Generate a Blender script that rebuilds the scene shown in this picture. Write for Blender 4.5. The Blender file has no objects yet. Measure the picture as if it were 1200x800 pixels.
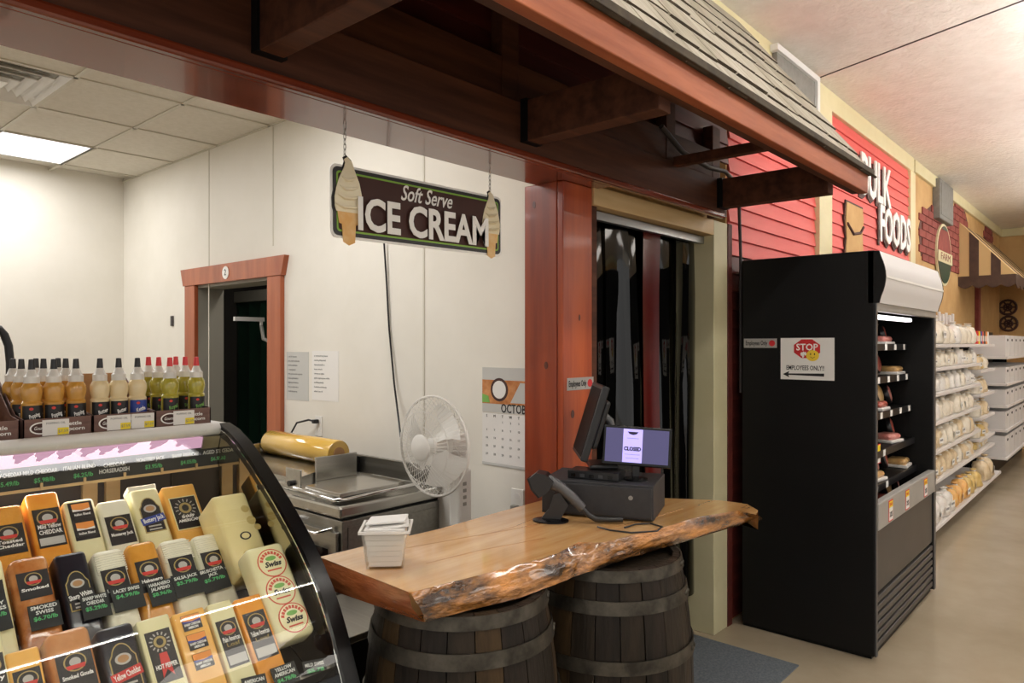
import bpy, bmesh, math, random
from mathutils import Matrix, Vector
random.seed(11)
sc = bpy.context.scene
C = sc.collection

# ------------------------------------------------------------------ camera, world, exposure
FPX, HOR, EYE = 840.0, 403.0, 1.62          # focal length in pixels of the 1200x800 frame, horizon row, eye height
ANG = math.atan2(740.0, FPX)
FW = Vector((math.cos(ANG), math.sin(ANG), 0)); RT = Vector((math.sin(ANG), -math.cos(ANG), 0))
cd = bpy.data.cameras.new('camera'); cam = bpy.data.objects.new('camera', cd); C.objects.link(cam)
cam.location = (0, 0, EYE); cam.rotation_euler = (math.radians(90), 0, ANG - math.radians(90))
cd.sensor_width = 36; cd.lens = 36 * FPX / 1200; cd.shift_y = (HOR - 400) / 1200; cd.clip_start = .05
sc.camera = cam
w = bpy.data.worlds.new('world'); sc.world = w; w.use_nodes = True
w.node_tree.nodes['Background'].inputs[0].default_value = (1, .98, .95, 1)
w.node_tree.nodes['Background'].inputs[1].default_value = .82
sc.view_settings.view_transform = 'Standard'; sc.view_settings.look = 'None'
sc.view_settings.gamma = 1; sc.view_settings.use_curve_mapping = False
sc.view_settings.exposure = 0.0
sc.cycles.max_bounces = 9; sc.cycles.transparent_max_bounces = 16; sc.cycles.caustics_reflective = False
sc.cycles.sample_clamp_indirect = 6

# ------------------------------------------------------------------ helpers
def ray(px, py):
    return FW + RT * ((px - 600) / FPX) + Vector((0, 0, (HOR - py) / FPX))
def at_z(px, py, z):
    r = ray(px, py); t = (z - EYE) / r.z; return Vector((r.x * t, r.y * t, z))
def at_y(px, py, y):
    r = ray(px, py); t = y / r.y; return Vector((r.x * t, y, EYE + r.z * t))
def at_x(px, py, x):
    r = ray(px, py); t = x / r.x; return Vector((x, r.y * t, EYE + r.z * t))
def xy(px, y):            # x of the pixel column px on the plane Y = y
    return at_y(px, 300, y).x
def yx(px, x):            # y of the pixel column px on the plane X = x
    return at_x(px, 300, x).y

def s2l(c):
    return tuple(((v / 255) / 12.92 if v / 255 <= .04045 else (((v / 255) + .055) / 1.055) ** 2.4) for v in c)
MATS = {}
def mat(name, c1, c2=None, rough=.5, metal=0., scale=6., stretch=(1, 1, 1), bump=0., bscale=None, coat=0.,
        emis=None, estr=0., detail=5., lo=.35, hi=.65, spec=.5, wave=False, bdist=.01):
    """procedural principled material; colours given in sRGB 0-255"""
    m = bpy.data.materials.new(name); m.use_nodes = True; MATS[name] = m
    nt = m.node_tree; b = nt.nodes['Principled BSDF']
    b.inputs['Base Color'].default_value = (*s2l(c1), 1)
    b.inputs['Roughness'].default_value = rough; b.inputs['Metallic'].default_value = metal
    b.inputs['Coat Weight'].default_value = coat; b.inputs['Coat Roughness'].default_value = .06
    b.inputs['Specular IOR Level'].default_value = spec
    if emis:
        b.inputs['Emission Color'].default_value = (*s2l(emis), 1); b.inputs['Emission Strength'].default_value = estr
    if c2 or bump:
        tc = nt.nodes.new('ShaderNodeTexCoord'); mp = nt.nodes.new('ShaderNodeMapping')
        mp.inputs['Scale'].default_value = stretch
        nt.links.new(tc.outputs['Object'], mp.inputs['Vector'])
    if c2:
        if wave:
            n = nt.nodes.new('ShaderNodeTexWave'); n.inputs['Scale'].default_value = scale
            n.inputs['Distortion'].default_value = 7; n.inputs['Detail'].default_value = 3
            n.inputs['Detail Scale'].default_value = 1.4
        else:
            n = nt.nodes.new('ShaderNodeTexNoise'); n.inputs['Scale'].default_value = scale
            n.inputs['Detail'].default_value = detail; n.inputs['Roughness'].default_value = .6
        nt.links.new(mp.outputs[0], n.inputs['Vector'])
        cr = nt.nodes.new('ShaderNodeValToRGB')
        cr.color_ramp.elements[0].position = lo; cr.color_ramp.elements[1].position = hi
        cr.color_ramp.elements[0].color = (*s2l(c1), 1); cr.color_ramp.elements[1].color = (*s2l(c2), 1)
        nt.links.new(n.outputs['Fac'], cr.inputs['Fac']); nt.links.new(cr.outputs['Color'], b.inputs['Base Color'])
    if bump:
        n2 = nt.nodes.new('ShaderNodeTexNoise'); n2.inputs['Scale'].default_value = bscale or scale * 3
        n2.inputs['Detail'].default_value = 3
        bp = nt.nodes.new('ShaderNodeBump'); bp.inputs['Strength'].default_value = bump; bp.inputs['Distance'].default_value = bdist
        nt.links.new(mp.outputs[0], n2.inputs['Vector']); nt.links.new(n2.outputs['Fac'], bp.inputs['Height'])
        nt.links.new(bp.outputs['Normal'], b.inputs['Normal'])
    return m
def glassy(name, tint=(255, 255, 255), refl=(1, 1, 1), rough=.0, graz=.9, base=.0):
    """thin clear sheet: lets light straight through, reflects by Fresnel"""
    m = bpy.data.materials.new(name); m.use_nodes = True; MATS[name] = m
    nt = m.node_tree; nt.nodes.remove(nt.nodes['Principled BSDF']); out = nt.nodes['Material Output']
    t = nt.nodes.new('ShaderNodeBsdfTransparent'); t.inputs[0].default_value = (*s2l(tint), 1)
    g = nt.nodes.new('ShaderNodeBsdfGlossy'); g.inputs['Roughness'].default_value = rough; g.inputs['Color'].default_value = (*refl, 1)
    f = nt.nodes.new('ShaderNodeLayerWeight'); mx = nt.nodes.new('ShaderNodeMixShader')
    p = nt.nodes.new('ShaderNodeMath'); p.operation = 'POWER'; p.inputs[1].default_value = 4.5
    ad = nt.nodes.new('ShaderNodeMath'); ad.operation = 'MULTIPLY_ADD'; ad.inputs[1].default_value = graz; ad.inputs[2].default_value = .04 + base; ad.use_clamp = True
    nt.links.new(f.outputs['Facing'], p.inputs[0]); nt.links.new(p.outputs[0], ad.inputs[0]); nt.links.new(ad.outputs[0], mx.inputs[0])
    nt.links.new(t.outputs[0], mx.inputs[1]); nt.links.new(g.outputs[0], mx.inputs[2])
    nt.links.new(mx.outputs[0], out.inputs['Surface'])
    return m

class G:
    """collects shapes for one mesh"""
    def __init__(s): s.v = []; s.f = []
    def add(s, vs, fs, M=None):
        o = len(s.v)
        s.v += [tuple(M @ Vector(p)) if M else tuple(p) for p in vs]
        s.f += [[i + o for i in f] for f in fs]
        return s
    def box(s, x0, x1, y0, y1, z0, z1, bev=0, M=None, seg=2):
        vs = [(x, y, z) for z in (z0, z1) for y in (y0, y1) for x in (x0, x1)]
        fs = [(0, 2, 3, 1), (4, 5, 7, 6), (0, 1, 5, 4), (2, 6, 7, 3), (0, 4, 6, 2), (1, 3, 7, 5)]
        if bev:
            bm = bmesh.new(); bv = [bm.verts.new(p) for p in vs]
            for f in fs: bm.faces.new([bv[i] for i in f])
            bmesh.ops.bevel(bm, geom=bm.edges[:], offset=bev, segments=seg, affect='EDGES', profile=.5)
            bm.verts.index_update()
            vs = [v.co[:] for v in bm.verts]; fs = [[v.index for v in f.verts] for f in bm.faces]; bm.free()
        return s.add(vs, fs, M)
    def prism(s, poly, z0, z1, M=None):
        n = len(poly)
        vs = [(x, y, z0) for x, y in poly] + [(x, y, z1) for x, y in poly]
        fs = [list(range(n))[::-1], list(range(n, 2 * n))] + [[i, (i + 1) % n, n + (i + 1) % n, n + i] for i in range(n)]
        return s.add(vs, fs, M)
    def tube(s, pts, r, n=8, M=None, cap=True):
        pts = [Vector(p) for p in pts]; rs = r if isinstance(r, (list, tuple)) else [r] * len(pts)
        vs = []; fs = []
        d0 = (pts[1] - pts[0]).normalized()
        u = d0.orthogonal().normalized()
        for i, p in enumerate(pts):
            a = pts[max(i - 1, 0)]; b = pts[min(i + 1, len(pts) - 1)]
            d = (b - a).normalized(); u = (u - d * u.dot(d)).normalized(); v = d.cross(u)
            for k in range(n):
                t = 2 * math.pi * k / n; vs.append(p + (u * math.cos(t) + v * math.sin(t)) * rs[i])
        for i in range(len(pts) - 1):
            for k in range(n):
                fs.append((i * n + k, i * n + (k + 1) % n, (i + 1) * n + (k + 1) % n, (i + 1) * n + k))
        if cap:
            fs.append(list(range(n))[::-1]); fs.append([(len(pts) - 1) * n + k for k in range(n)])
        return s.add(vs, fs, M)
    def lathe(s, prof, n=20, M=None):
        vs = []; fs = []
        for r, z in prof:
            for k in range(n):
                t = 2 * math.pi * k / n; vs.append((r * math.cos(t), r * math.sin(t), z))
        for i in range(len(prof) - 1):
            for k in range(n):
                fs.append((i * n + k, i * n + (k + 1) % n, (i + 1) * n + (k + 1) % n, (i + 1) * n + k))
        if prof[0][0] > 1e-6: fs.append(list(range(n))[::-1])
        if prof[-1][0] > 1e-6: fs.append([(len(prof) - 1) * n + k for k in range(n)])
        return s.add(vs, fs, M)
    def sheet(s, rows, thick=0, M=None):
        """grid of points (rows of equal length); thick > 0 gives it a back along its normals"""
        a = len(rows); b = len(rows[0]); vs = [p for r in rows for p in r]; fs = []
        for i in range(a - 1):
            for j in range(b - 1):
                fs.append((i * b + j, i * b + j + 1, (i + 1) * b + j + 1, (i + 1) * b + j))
        if thick:
            bm = bmesh.new(); bv = [bm.verts.new(p) for p in vs]
            for f in fs: bm.faces.new([bv[i] for i in f])
            bm.normal_update()
            bmesh.ops.solidify(bm, geom=bm.faces[:], thickness=thick)
            bm.verts.index_update()
            vs = [v.co[:] for v in bm.verts]; fs = [[v.index for v in f.verts] for f in bm.faces]; bm.free()
        return s.add(vs, fs, M)
    def mesh(s, name, m, smooth=None):
        me = bpy.data.meshes.new(name); me.from_pydata(s.v, [], s.f); me.update()
        me.materials.append(MATS[m] if isinstance(m, str) else m)
        if smooth:
            me.shade_smooth(); me.set_sharp_from_angle(angle=math.radians(smooth))
        return me
def link(name, me, parent=None, M=None):
    o = bpy.data.objects.new(name, me); C.objects.link(o)
    if parent is not None: o.parent = parent
    if M is not None: o.matrix_basis = M if isinstance(M, Matrix) else Matrix.Translation(M)
    return o
def obj(name, g, m, parent=None, M=None, smooth=None, label=None):
    o = link(name, g.mesh(name, m, smooth), parent, M)
    if label: o['label'] = label
    return o
def tag(o, label, cat, group=None, kind=None):
    o['label'] = label; o['category'] = cat
    if group: o['group'] = group
    if kind: o['kind'] = kind
    return o
def thing(name, label, cat, M=None, group=None):
    return tag(link(name, None, None, M), label, cat, group)
def struct(name, g, m, smooth=None):
    o = obj(name, g, m, smooth=smooth); o['kind'] = 'structure'; return o
def copy_tree(o, parent=None):
    c = o.copy(); C.objects.link(c); c.parent = parent
    for ch in o.children:
        d = ch.copy(); C.objects.link(d); d.parent = c
        for g in ch.children:
            e = g.copy(); C.objects.link(e); e.parent = d
    return c
def frame(origin, xd, yd):
    x = Vector(xd).normalized(); y = Vector(yd); y = (y - x * y.dot(x)).normalized(); z = x.cross(y)
    M = Matrix((x, y, z)).transposed().to_4x4(); M.translation = Vector(origin); return M
def on_y(x, y, z): return frame((x, y, z), (1, 0, 0), (0, 0, 1))      # upright, facing the aisle (-Y)
def on_x(x, y, z): return frame((x, y, z), (0, -1, 0), (0, 0, 1))     # upright, facing -X
def T(x=0, y=0, z=0): return Matrix.Translation((x, y, z))
def RX(a): return Matrix.Rotation(math.radians(a), 4, 'X')
def RY(a): return Matrix.Rotation(math.radians(a), 4, 'Y')
def RZ(a): return Matrix.Rotation(math.radians(a), 4, 'Z')
def text(name, body, size, m, parent=None, M=None, ext=.0004, align='CENTER', shear=0, off=0, sx=1, spacing=1, width=None, res=2):
    cu = bpy.data.curves.new(name, 'FONT'); cu.body = body; cu.size = size; cu.extrude = ext
    cu.align_x = align; cu.align_y = 'CENTER'; cu.shear = shear; cu.offset = off; cu.space_character = spacing; cu.resolution_u = res
    t = bpy.data.objects.new(name, cu)
    me = bpy.data.meshes.new_from_object(t)
    bpy.data.objects.remove(t); bpy.data.curves.remove(cu)
    if me.vertices:
        if width:
            xs = [v.co.x for v in me.vertices]; sx = width / max(max(xs) - min(xs), 1e-6)
        if sx != 1: me.transform(Matrix.Diagonal((sx, 1, 1, 1)))
    me.name = name; me.materials.clear(); me.materials.append(MATS[m])
    return link(name, me, parent, M)
def area(name, loc, sx, sy, power, rot=(0, 0, 0), col=(1, .95, .88), parent=None):
    l = bpy.data.lights.new(name, 'AREA'); l.shape = 'RECTANGLE'; l.size = sx; l.size_y = sy; l.energy = power; l.color = col
    o = bpy.data.objects.new(name, l); C.objects.link(o); o.location = loc; o.rotation_euler = rot
    if parent: o.parent = parent
    return o
def ell(rx, ry, n=24, cx=0, cy=0): return [(cx + rx * math.cos(2 * math.pi * i / n), cy + ry * math.sin(2 * math.pi * i / n)) for i in range(n)]
# ------------------------------------------------------------------ materials
mat('white_wall', (226, 222, 211), (232, 228, 218), rough=.55, scale=2)
mat('store_ceiling', (232, 226, 218), (240, 235, 228), rough=.9, scale=8, bump=.3, bscale=26, bdist=.03)
mat('tile_white', (214, 209, 196), (222, 217, 206), rough=.9, scale=30, bump=.25, bscale=160)
mat('tbar', (205, 200, 186), rough=.5)
mat('floor_concrete', (164, 150, 127), (180, 167, 145), rough=.2, scale=1.6, detail=8, coat=.15)
mat('floor_fleck', (172, 160, 138), (190, 180, 160), rough=.22, scale=3)
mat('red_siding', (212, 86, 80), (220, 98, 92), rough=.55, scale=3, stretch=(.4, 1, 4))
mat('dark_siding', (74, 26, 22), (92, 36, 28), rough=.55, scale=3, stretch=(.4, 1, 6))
mat('cream_trim', (214, 204, 160), (222, 213, 172), rough=.55, scale=3)
mat('jamb_cream', (196, 190, 152), (206, 200, 165), rough=.5, scale=3)
mat('tan_plaster', (204, 166, 112), (186, 146, 92), rough=.8, scale=2.2, bump=.2, bscale=8)
mat('mural_brick', (126, 56, 50), (146, 72, 62), rough=.85, scale=7, bump=.2)
mat('mortar', (96, 60, 52), rough=.9)
mat('black_satin', (11, 11, 11), (15, 15, 15), rough=.5, scale=4, spec=.25)
mat('black_plastic', (24, 24, 26), rough=.35)
mat('black_gloss', (10, 10, 11), rough=.25, spec=.35)
mat('grey_plastic', (70, 70, 72), rough=.35)
mat('drawer_black', (40, 40, 42), (46, 46, 48), rough=.55, scale=60, bump=.1, bscale=500)
mat('beam_dark', (62, 34, 22), (94, 56, 38), rough=.65, scale=3.2, stretch=(.35, 5, 5), spec=.25)
mat('beam_red', (96, 36, 18), (130, 58, 34), rough=.25, scale=2.6, stretch=(.35, 5, 5), coat=.5)
mat('cedar', (128, 64, 36), (168, 96, 62), rough=.6, scale=2.2, stretch=(.5, 6, 6), spec=.3, wave=False)
mat('post_wood', (138, 48, 14), (178, 80, 32), rough=.32, scale=2.0, stretch=(7, 7, .45), coat=.22)
mat('post_edge', (122, 42, 14), (152, 64, 28), rough=.35, scale=2.4, stretch=(7, 7, .45), coat=.2)
mat('knot', (74, 26, 12), (100, 40, 18), rough=.3, scale=40, coat=.4)
mat('door_trim', (156, 78, 44), (180, 100, 62), rough=.35, scale=2.2, stretch=(6, 6, .5), coat=.2)
mat('pale_pine', (190, 158, 108), (206, 176, 128), rough=.5, scale=2.5, stretch=(.5, 6, 6))
mat('steel', (186, 184, 178), (200, 198, 192), rough=.24, metal=1, scale=2, stretch=(1, 30, 30))
mat('steel_dark', (150, 148, 142), (162, 160, 154), rough=.3, metal=1, scale=2, stretch=(30, 1, 30))
mat('chrome', (225, 225, 225), rough=.1, metal=1)
mat('galv', (170, 172, 172), rough=.35, metal=1)
mat('shake', (142, 136, 122), (176, 169, 154), rough=.8, scale=4, stretch=(9, 1, 1), bump=.35, bscale=12)
mat('shake_b', (128, 121, 106), (160, 153, 137), rough=.8, scale=4, stretch=(9, 1, 1), bump=.35, bscale=12)
mat('shake_edge', (52, 44, 34), (70, 60, 46), rough=.9, scale=12)
mat('slab_top', (206, 152, 92), (226, 182, 124), rough=.13, scale=2.2, stretch=(1.1, 9, 3), coat=.9, detail=7)
mat('slab_grain', (176, 122, 70), (200, 148, 92), rough=.14, scale=4, coat=.9)
mat('bark', (52, 30, 14), (214, 144, 70), rough=.16, scale=5.5, stretch=(1, 2.2, 2.6), coat=.9, bump=1, bscale=16, bdist=.02, detail=8, lo=.40, hi=.66)
mat('slab_end', (126, 68, 36), (166, 98, 56), rough=.15, scale=6, stretch=(2, 1, 4), coat=.9, bump=.5, bscale=14)
for i, (a, b) in enumerate([((31, 26, 20), (47, 39, 30)), ((25, 21, 17), (40, 33, 27)), ((38, 30, 21), (66, 51, 32))]):
    mat('stave%d' % i, a, b, rough=.5, scale=4, stretch=(6, 6, .8), bump=.3, bscale=10, spec=.2)
mat('hoop', (56, 53, 47), (92, 87, 78), rough=.5, metal=.85, scale=14, bump=.15)
mat('white_plastic', (230, 228, 222), rough=.4)
mat('white_paint', (228, 227, 224), rough=.35)
mat('paper', (232, 230, 226), rough=.8)
mat('paper_grey', (196, 196, 192), rough=.8)
mat('ink', (28, 26, 28), rough=.7)
mat('ink_grey', (140, 140, 140), rough=.8)
mat('sticker_silver', (160, 158, 154), rough=.4)
mat('sign_red', (196, 40, 44), rough=.5)
mat('smiley', (234, 200, 60), rough=.5)
mat('tag_yellow', (240, 216, 30), rough=.5)
mat('tag_red', (214, 44, 44), rough=.5)
mat('sign_brown', (62, 34, 28), (74, 42, 34), rough=.65, scale=2)
mat('sign_black', (26, 18, 16), rough=.3)
mat('sign_green', (130, 178, 50), rough=.35)
mat('sign_white', (246, 245, 241), rough=.4)
mat('cone', (232, 178, 104), (240, 206, 150), rough=.5, scale=20)
mat('softserve', (246, 238, 212), (234, 220, 184), rough=.5, scale=9, stretch=(.4, 2.2, 1))
mat('chalk_card', (40, 42, 42), (48, 50, 50), rough=.7, scale=10)
mat('chalk_white', (226, 228, 224), rough=.8)
mat('chalk_green', (96, 190, 120), rough=.8)
mat('cheddar', (232, 150, 48), (240, 166, 66), rough=.28, scale=14, coat=.35)
mat('cheddar_pale', (238, 178, 84), (244, 190, 100), rough=.3, scale=14, coat=.3)
mat('golden', (214, 146, 52), (228, 164, 72), rough=.25, scale=14, coat=.4, bump=.3, bscale=40)
mat('pale_cheese', (232, 224, 172), (238, 231, 186), rough=.35, scale=10, coat=.2)
mat('white_cheese', (234, 230, 204), (240, 237, 216), rough=.4, scale=10, coat=.2)
mat('swiss', (232, 214, 150), (238, 222, 164), rough=.35, scale=7, coat=.2)
mat('swiss_hole', (206, 182, 112), rough=.45)
mat('smoked', (170, 96, 40), (212, 148, 92), rough=.18, scale=11, coat=.7, bump=.7, bscale=26)
mat('brown_loaf', (196, 132, 80), (216, 158, 108), rough=.25, scale=9, coat=.5, bump=.4, bscale=24)
mat('black_wrap', (22, 24, 34), (28, 30, 42), rough=.28, scale=6, coat=.3)
mat('film', (236, 232, 214), rough=.2, coat=.4)
mat('gold_print', (178, 156, 96), rough=.5)
mat('red_print', (206, 60, 52), rough=.5)
mat('blue_print', (44, 66, 150), rough=.5)
mat('orange_print', (236, 150, 70), rough=.5)
mat('label_black', (30, 27, 27), rough=.45)
mat('label_grey', (188, 186, 180), rough=.6)
mat('logo_red', (212, 88, 62), rough=.5)
mat('logo_green', (120, 176, 84), rough=.5)
mat('syrup_gold', (196, 142, 58), (214, 164, 84), rough=.12, scale=8, coat=.6)
mat('syrup_cream', (226, 206, 160), (234, 217, 178), rough=.15, scale=8, coat=.6)
mat('syrup_green', (160, 152, 50), (190, 180, 74), rough=.12, scale=8, coat=.6)
mat('cap_clear', (224, 222, 216), rough=.25)
mat('cap_black', (38, 38, 40), rough=.4)
mat('cap_red', (218, 62, 66), rough=.4)
mat('tray_brown', (98, 70, 62), (122, 90, 80), rough=.6, scale=6, stretch=(1, 8, 8))
mat('cardboard', (176, 134, 92), (186, 146, 104), rough=.8, scale=12)
mat('film_roll', (216, 172, 74), (226, 186, 94), rough=.12, scale=3, coat=.8)
mat('fan_white', (226, 224, 218), rough=.35)
mat('glow_white', (255, 255, 255), emis=(255, 250, 245), estr=33)
mat('glow_panel', (255, 255, 255), emis=(255, 247, 238), estr=4.5)
mat('glow_pink', (60, 50, 56), emis=(255, 196, 228), estr=.6)
mat('glow_troffer', (255, 255, 255), emis=(255, 250, 252), estr=2.2)
mat('screen_purple', (40, 38, 60), rough=.12, emis=(104, 98, 150), estr=.5)
mat('screen_card', (160, 150, 220), rough=.2, emis=(180, 168, 240), estr=1.0)
mat('screen_ink', (30, 16, 70), rough=.5)
mat('screen_off', (9, 9, 10), rough=.5, spec=.12)
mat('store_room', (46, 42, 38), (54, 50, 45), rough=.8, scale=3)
mat('green_strip', (24, 54, 40), (30, 64, 48), rough=.4, scale=3)
mat('grey_jamb', (150, 146, 134), rough=.5)
mat('hose', (150, 148, 140), rough=.4)
mat('shelf_white', (226, 222, 220), rough=.4)
mat('base_dark', (62, 56, 56), rough=.5)
mat('bin_white', (222, 220, 220), rough=.45)
mat('awning_brown', (66, 46, 36), (78, 56, 44), rough=.7, scale=12)
mat('awning_tan', (206, 176, 124), rough=.7)
mat('cooler_int', (15, 15, 15), rough=.5)
mat('bumper_grey', (150, 148, 144), (160, 158, 154), rough=.4, scale=5)
mat('panel_grey', (64, 61, 58), (70, 67, 64), rough=.45, scale=4)
mat('mat_blue', (88, 96, 104), (112, 120, 126), rough=.9, scale=90, bump=.6, bscale=200)
mat('meat_pink', (214, 150, 138), (196, 112, 104), rough=.3, scale=20, coat=.4)
mat('meat_tan', (214, 178, 120), (196, 150, 90), rough=.3, scale=20, coat=.4)
mat('meat_red', (150, 62, 52), (176, 92, 76), rough=.3, scale=20, coat=.4)
mat('rim_dark', (30, 28, 28), rough=.3)
for i, (a, b) in enumerate([((238, 231, 216), (218, 206, 184)), ((240, 237, 232), (222, 216, 208)), ((232, 214, 182), (208, 182, 140)), ((236, 190, 116), (224, 160, 80)), ((222, 196, 130), (206, 170, 90))]):
    mat('bag%d' % i, a, b, rough=.35, scale=16, coat=.3, bump=.8, bscale=22)
mat('vent_grey', (118, 116, 110), (130, 128, 122), rough=.6, scale=20)
glassy('case_glass', (250, 252, 250), graz=.22)
glassy('strip_pvc', (86, 84, 78), rough=.05, base=.0)
mat('strip_red', (74, 8, 6), (86, 12, 9), rough=.3, scale=4)
glassy('clear_plastic', (252, 252, 251), rough=.1, base=.02)
mat('mirror', (196, 192, 176), rough=.03, metal=1)
mat('tub', (224, 221, 216), rough=.3)
# ------------------------------------------------------------------ the setting
WX, WB, ZC, ZS = 2.48, 6.75, 3.05, 3.55      # serving room side wall X, its back wall Y, its ceiling, store ceiling
FY = 1.82                                     # front of the backing wall behind the siding
g = G().box(-4, 17, -7, 9, -.06, 0)
floor = struct('floor', g, 'floor_concrete')
g = G().box(-4, 17, -7, 1.95, ZS, ZS + .06)
ceil = struct('ceiling', g, 'store_ceiling')
a, b = at_z(957, 92, ZS), at_z(1200, 0, ZS); b = a + (b - a) * 3
d = (b - a).normalized(); nrm = Vector((-d.y, d.x, 0)) * .006
obj('ceiling_joint', G().prism([(p.x, p.y) for p in (a - nrm, b - nrm, b + nrm, a + nrm)], ZS - .004, ZS + .004), 'base_dark', ceil)
# wall towards the aisle (siding, doorway, mural)
g = G()
g.box(-4, 2.6, FY, 1.95, 2.31, ZS); g.box(2.6, 3.73, FY, 1.95, 2.31, ZS); g.box(3.94, 15, FY, 1.95, 0, ZS)
wall_front = struct('wall_front', g, 'tan_plaster')
def siding(x0, x1, z0, z1, m, step=.095):
    n = int(round((z1 - z0) / step)); h = (z1 - z0) / n
    prof = [(FY, h), (FY - .004, h), (FY - .018, .004), (FY - .018, 0), (FY, 0)]
    gg = G(); k = len(prof)
    gg.add([(x, y, z) for x in (x0, x1) for y, z in prof],
           [list(range(k)), list(range(k, 2 * k))[::-1]] + [[i, k + i, k + (i + 1) % k, (i + 1) % k] for i in range(k)])
    me = gg.mesh('siding_board', m)
    for i in range(n): link('siding_board', me, wall_front, T(0, 0, z0 + i * h))
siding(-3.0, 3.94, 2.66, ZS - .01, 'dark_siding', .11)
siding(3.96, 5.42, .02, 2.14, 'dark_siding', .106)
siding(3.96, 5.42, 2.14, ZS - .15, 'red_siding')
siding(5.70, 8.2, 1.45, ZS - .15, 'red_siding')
def trim(name, x0, x1, y0, y1, z0, z1, m):
    return struct(name, G().box(x0, x1, y0, y1, z0, z1, .004), m)
trim('trim_1', 3.0, 8.34, 1.785, FY, ZS - .15, ZS - .002, 'cream_trim')
trim('trim_2', 5.42, 5.70, 1.775, FY, 0, ZS - .15, 'cream_trim')
trim('trim_3', 8.2, 8.40, 1.785, FY, 0, ZS - .15, 'cream_trim')
trim('trim_4', 8.40, 14.5, 1.785, FY, ZS - .13, ZS - .002, 'cream_trim')
# serving room
tcols = [WX - .57 * i for i in range(0, 9)]; trows = [2.14 + .72 * i for i in range(0, 7)]
room_ceil = struct('ceiling', G().box(-2.7, WX + .1, 1.95, WB + .1, ZC + .03, ZC + .08), 'tile_white')
lightcells = {(1, 5), (2, 5), (3, 2), (4, 2), (1, 1), (2, 1), (5, 4), (6, 4)}
ventcells = {(2, 3)}
tm = G().box(-.57 + .012, -.012, .012, .72 - .012, ZC + .004, ZC + .026).mesh('ceiling_tile', 'tile_white')
for i in range(8):
    for j in range(7):
        if (i, j) in lightcells or (i, j) in ventcells or trows[j] + .3 > WB: continue
        link('ceiling_tile', tm, room_ceil, T(tcols[i], trows[j], 0))
for x in tcols[:-1]: obj('grid_bar', G().box(x - .012, x + .012, 1.95, WB, ZC - .004, ZC + .006), 'tbar', room_ceil)
for y in trows: obj('grid_bar', G().box(tcols[-1], WX, y - .012, y + .012, ZC - .004, ZC + .005), 'tbar', room_ceil)
# side wall (plane X = WX) with a doorway
DY0, DY1, DZ = yx(318, WX), yx(232, WX), 2.06
g = G().box(WX, WX + .1, 2.015, DY0, 0, ZC + .03).box(WX, WX + .1, DY1, WB + .1, 0, ZC + .03).box(WX, WX + .1, DY0, DY1, DZ, ZC + .03)
wall_right = struct('wall_right', g, 'white_wall')
for px in (245, 320, 497):
    y = yx(px, WX); obj('panel_joint', G().box(WX - .003, WX, y - .006, y + .006, DZ + .2 if px == 320 else .1, ZC), 'tbar', wall_right)
wall_back = struct('wall_back', G().box(-2.7, WX, WB, WB + .1, 0, ZC + .03), 'white_wall')
wall_left = struct('wall_left', G().box(-2.8, -2.7, 1.95, WB + .1, 0, ZC + .03), 'white_wall')
# doorway casing
dr = struct('door_1', G().box(WX - .03, WX, DY0 - .16, DY0 + .005, 0, DZ, .004), 'door_trim')
obj('casing', G().box(WX - .03, WX, DY1 - .005, DY1 + .16, 0, DZ, .004), 'door_trim', dr)
obj('casing', G().prism([(-(DY1 + .175), DZ), (-(DY0 - .175), DZ), (-(DY0 - .215), DZ + .125), (-(DY1 + .215), DZ + .125)], 0, .036, frame((WX, 0, 0), (0, -1, 0), (0, 0, 1))), 'door_trim', dr, label='wide top board with slanted ends')
obj('jamb', G().box(WX, WX + .2, DY1 - .001, DY1 + .02, 0, DZ).box(WX, WX + .2, DY0 - .02, DY0 + .001, 0, DZ).box(WX, WX + .2, DY0, DY1, DZ - .02, DZ), 'grey_jamb', dr)
bd = obj('number_badge', G().prism(ell(.045, .045), 0, .004, on_x(WX - .037, (DY0 + DY1) / 2 + .02, DZ + .06)), 'sign_white', dr)
text('lettering', '2', .06, 'ink', bd, on_x(WX - .0425, (DY0 + DY1) / 2 + .02, DZ + .06))
# dark store room beyond both doorways
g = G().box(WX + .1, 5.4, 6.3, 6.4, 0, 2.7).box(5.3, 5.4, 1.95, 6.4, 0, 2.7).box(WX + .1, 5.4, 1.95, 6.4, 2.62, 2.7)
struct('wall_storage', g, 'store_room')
# doorway with the strip curtain
d2 = struct('door_2', G().box(3.73, 3.90, 1.79, 1.95, 0, 2.31, .004), 'jamb_cream')
obj('lintel', G().box(2.571, 3.73, 1.79, 1.95, 2.225, 2.31, .003), 'pale_pine', d2)
obj('side_board', G().box(3.90, 3.955, 1.785, 1.82, 0, 2.31, .003), 'dark_siding', d2)
obj('jamb', G().box(2.571, 2.62, 1.81, 1.95, 0, 2.225), 'beam_dark', d2)
tag(obj('floor_mat', G().box(2.75, 3.66, 1.30, 1.96, 0, .008, .003), 'mat_blue'), 'grey blue mat on the floor before the strip curtain', 'mat')
# far end of the aisle
g = G().box(14.5, 14.6, -7, 1.95, 0, ZS)
wall_far = struct('wall_far', g, 'tan_plaster')
trim('trim_5', 14.47, 14.5, -7, 1.8, ZS - .13, ZS - .002, 'cream_trim')
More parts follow.
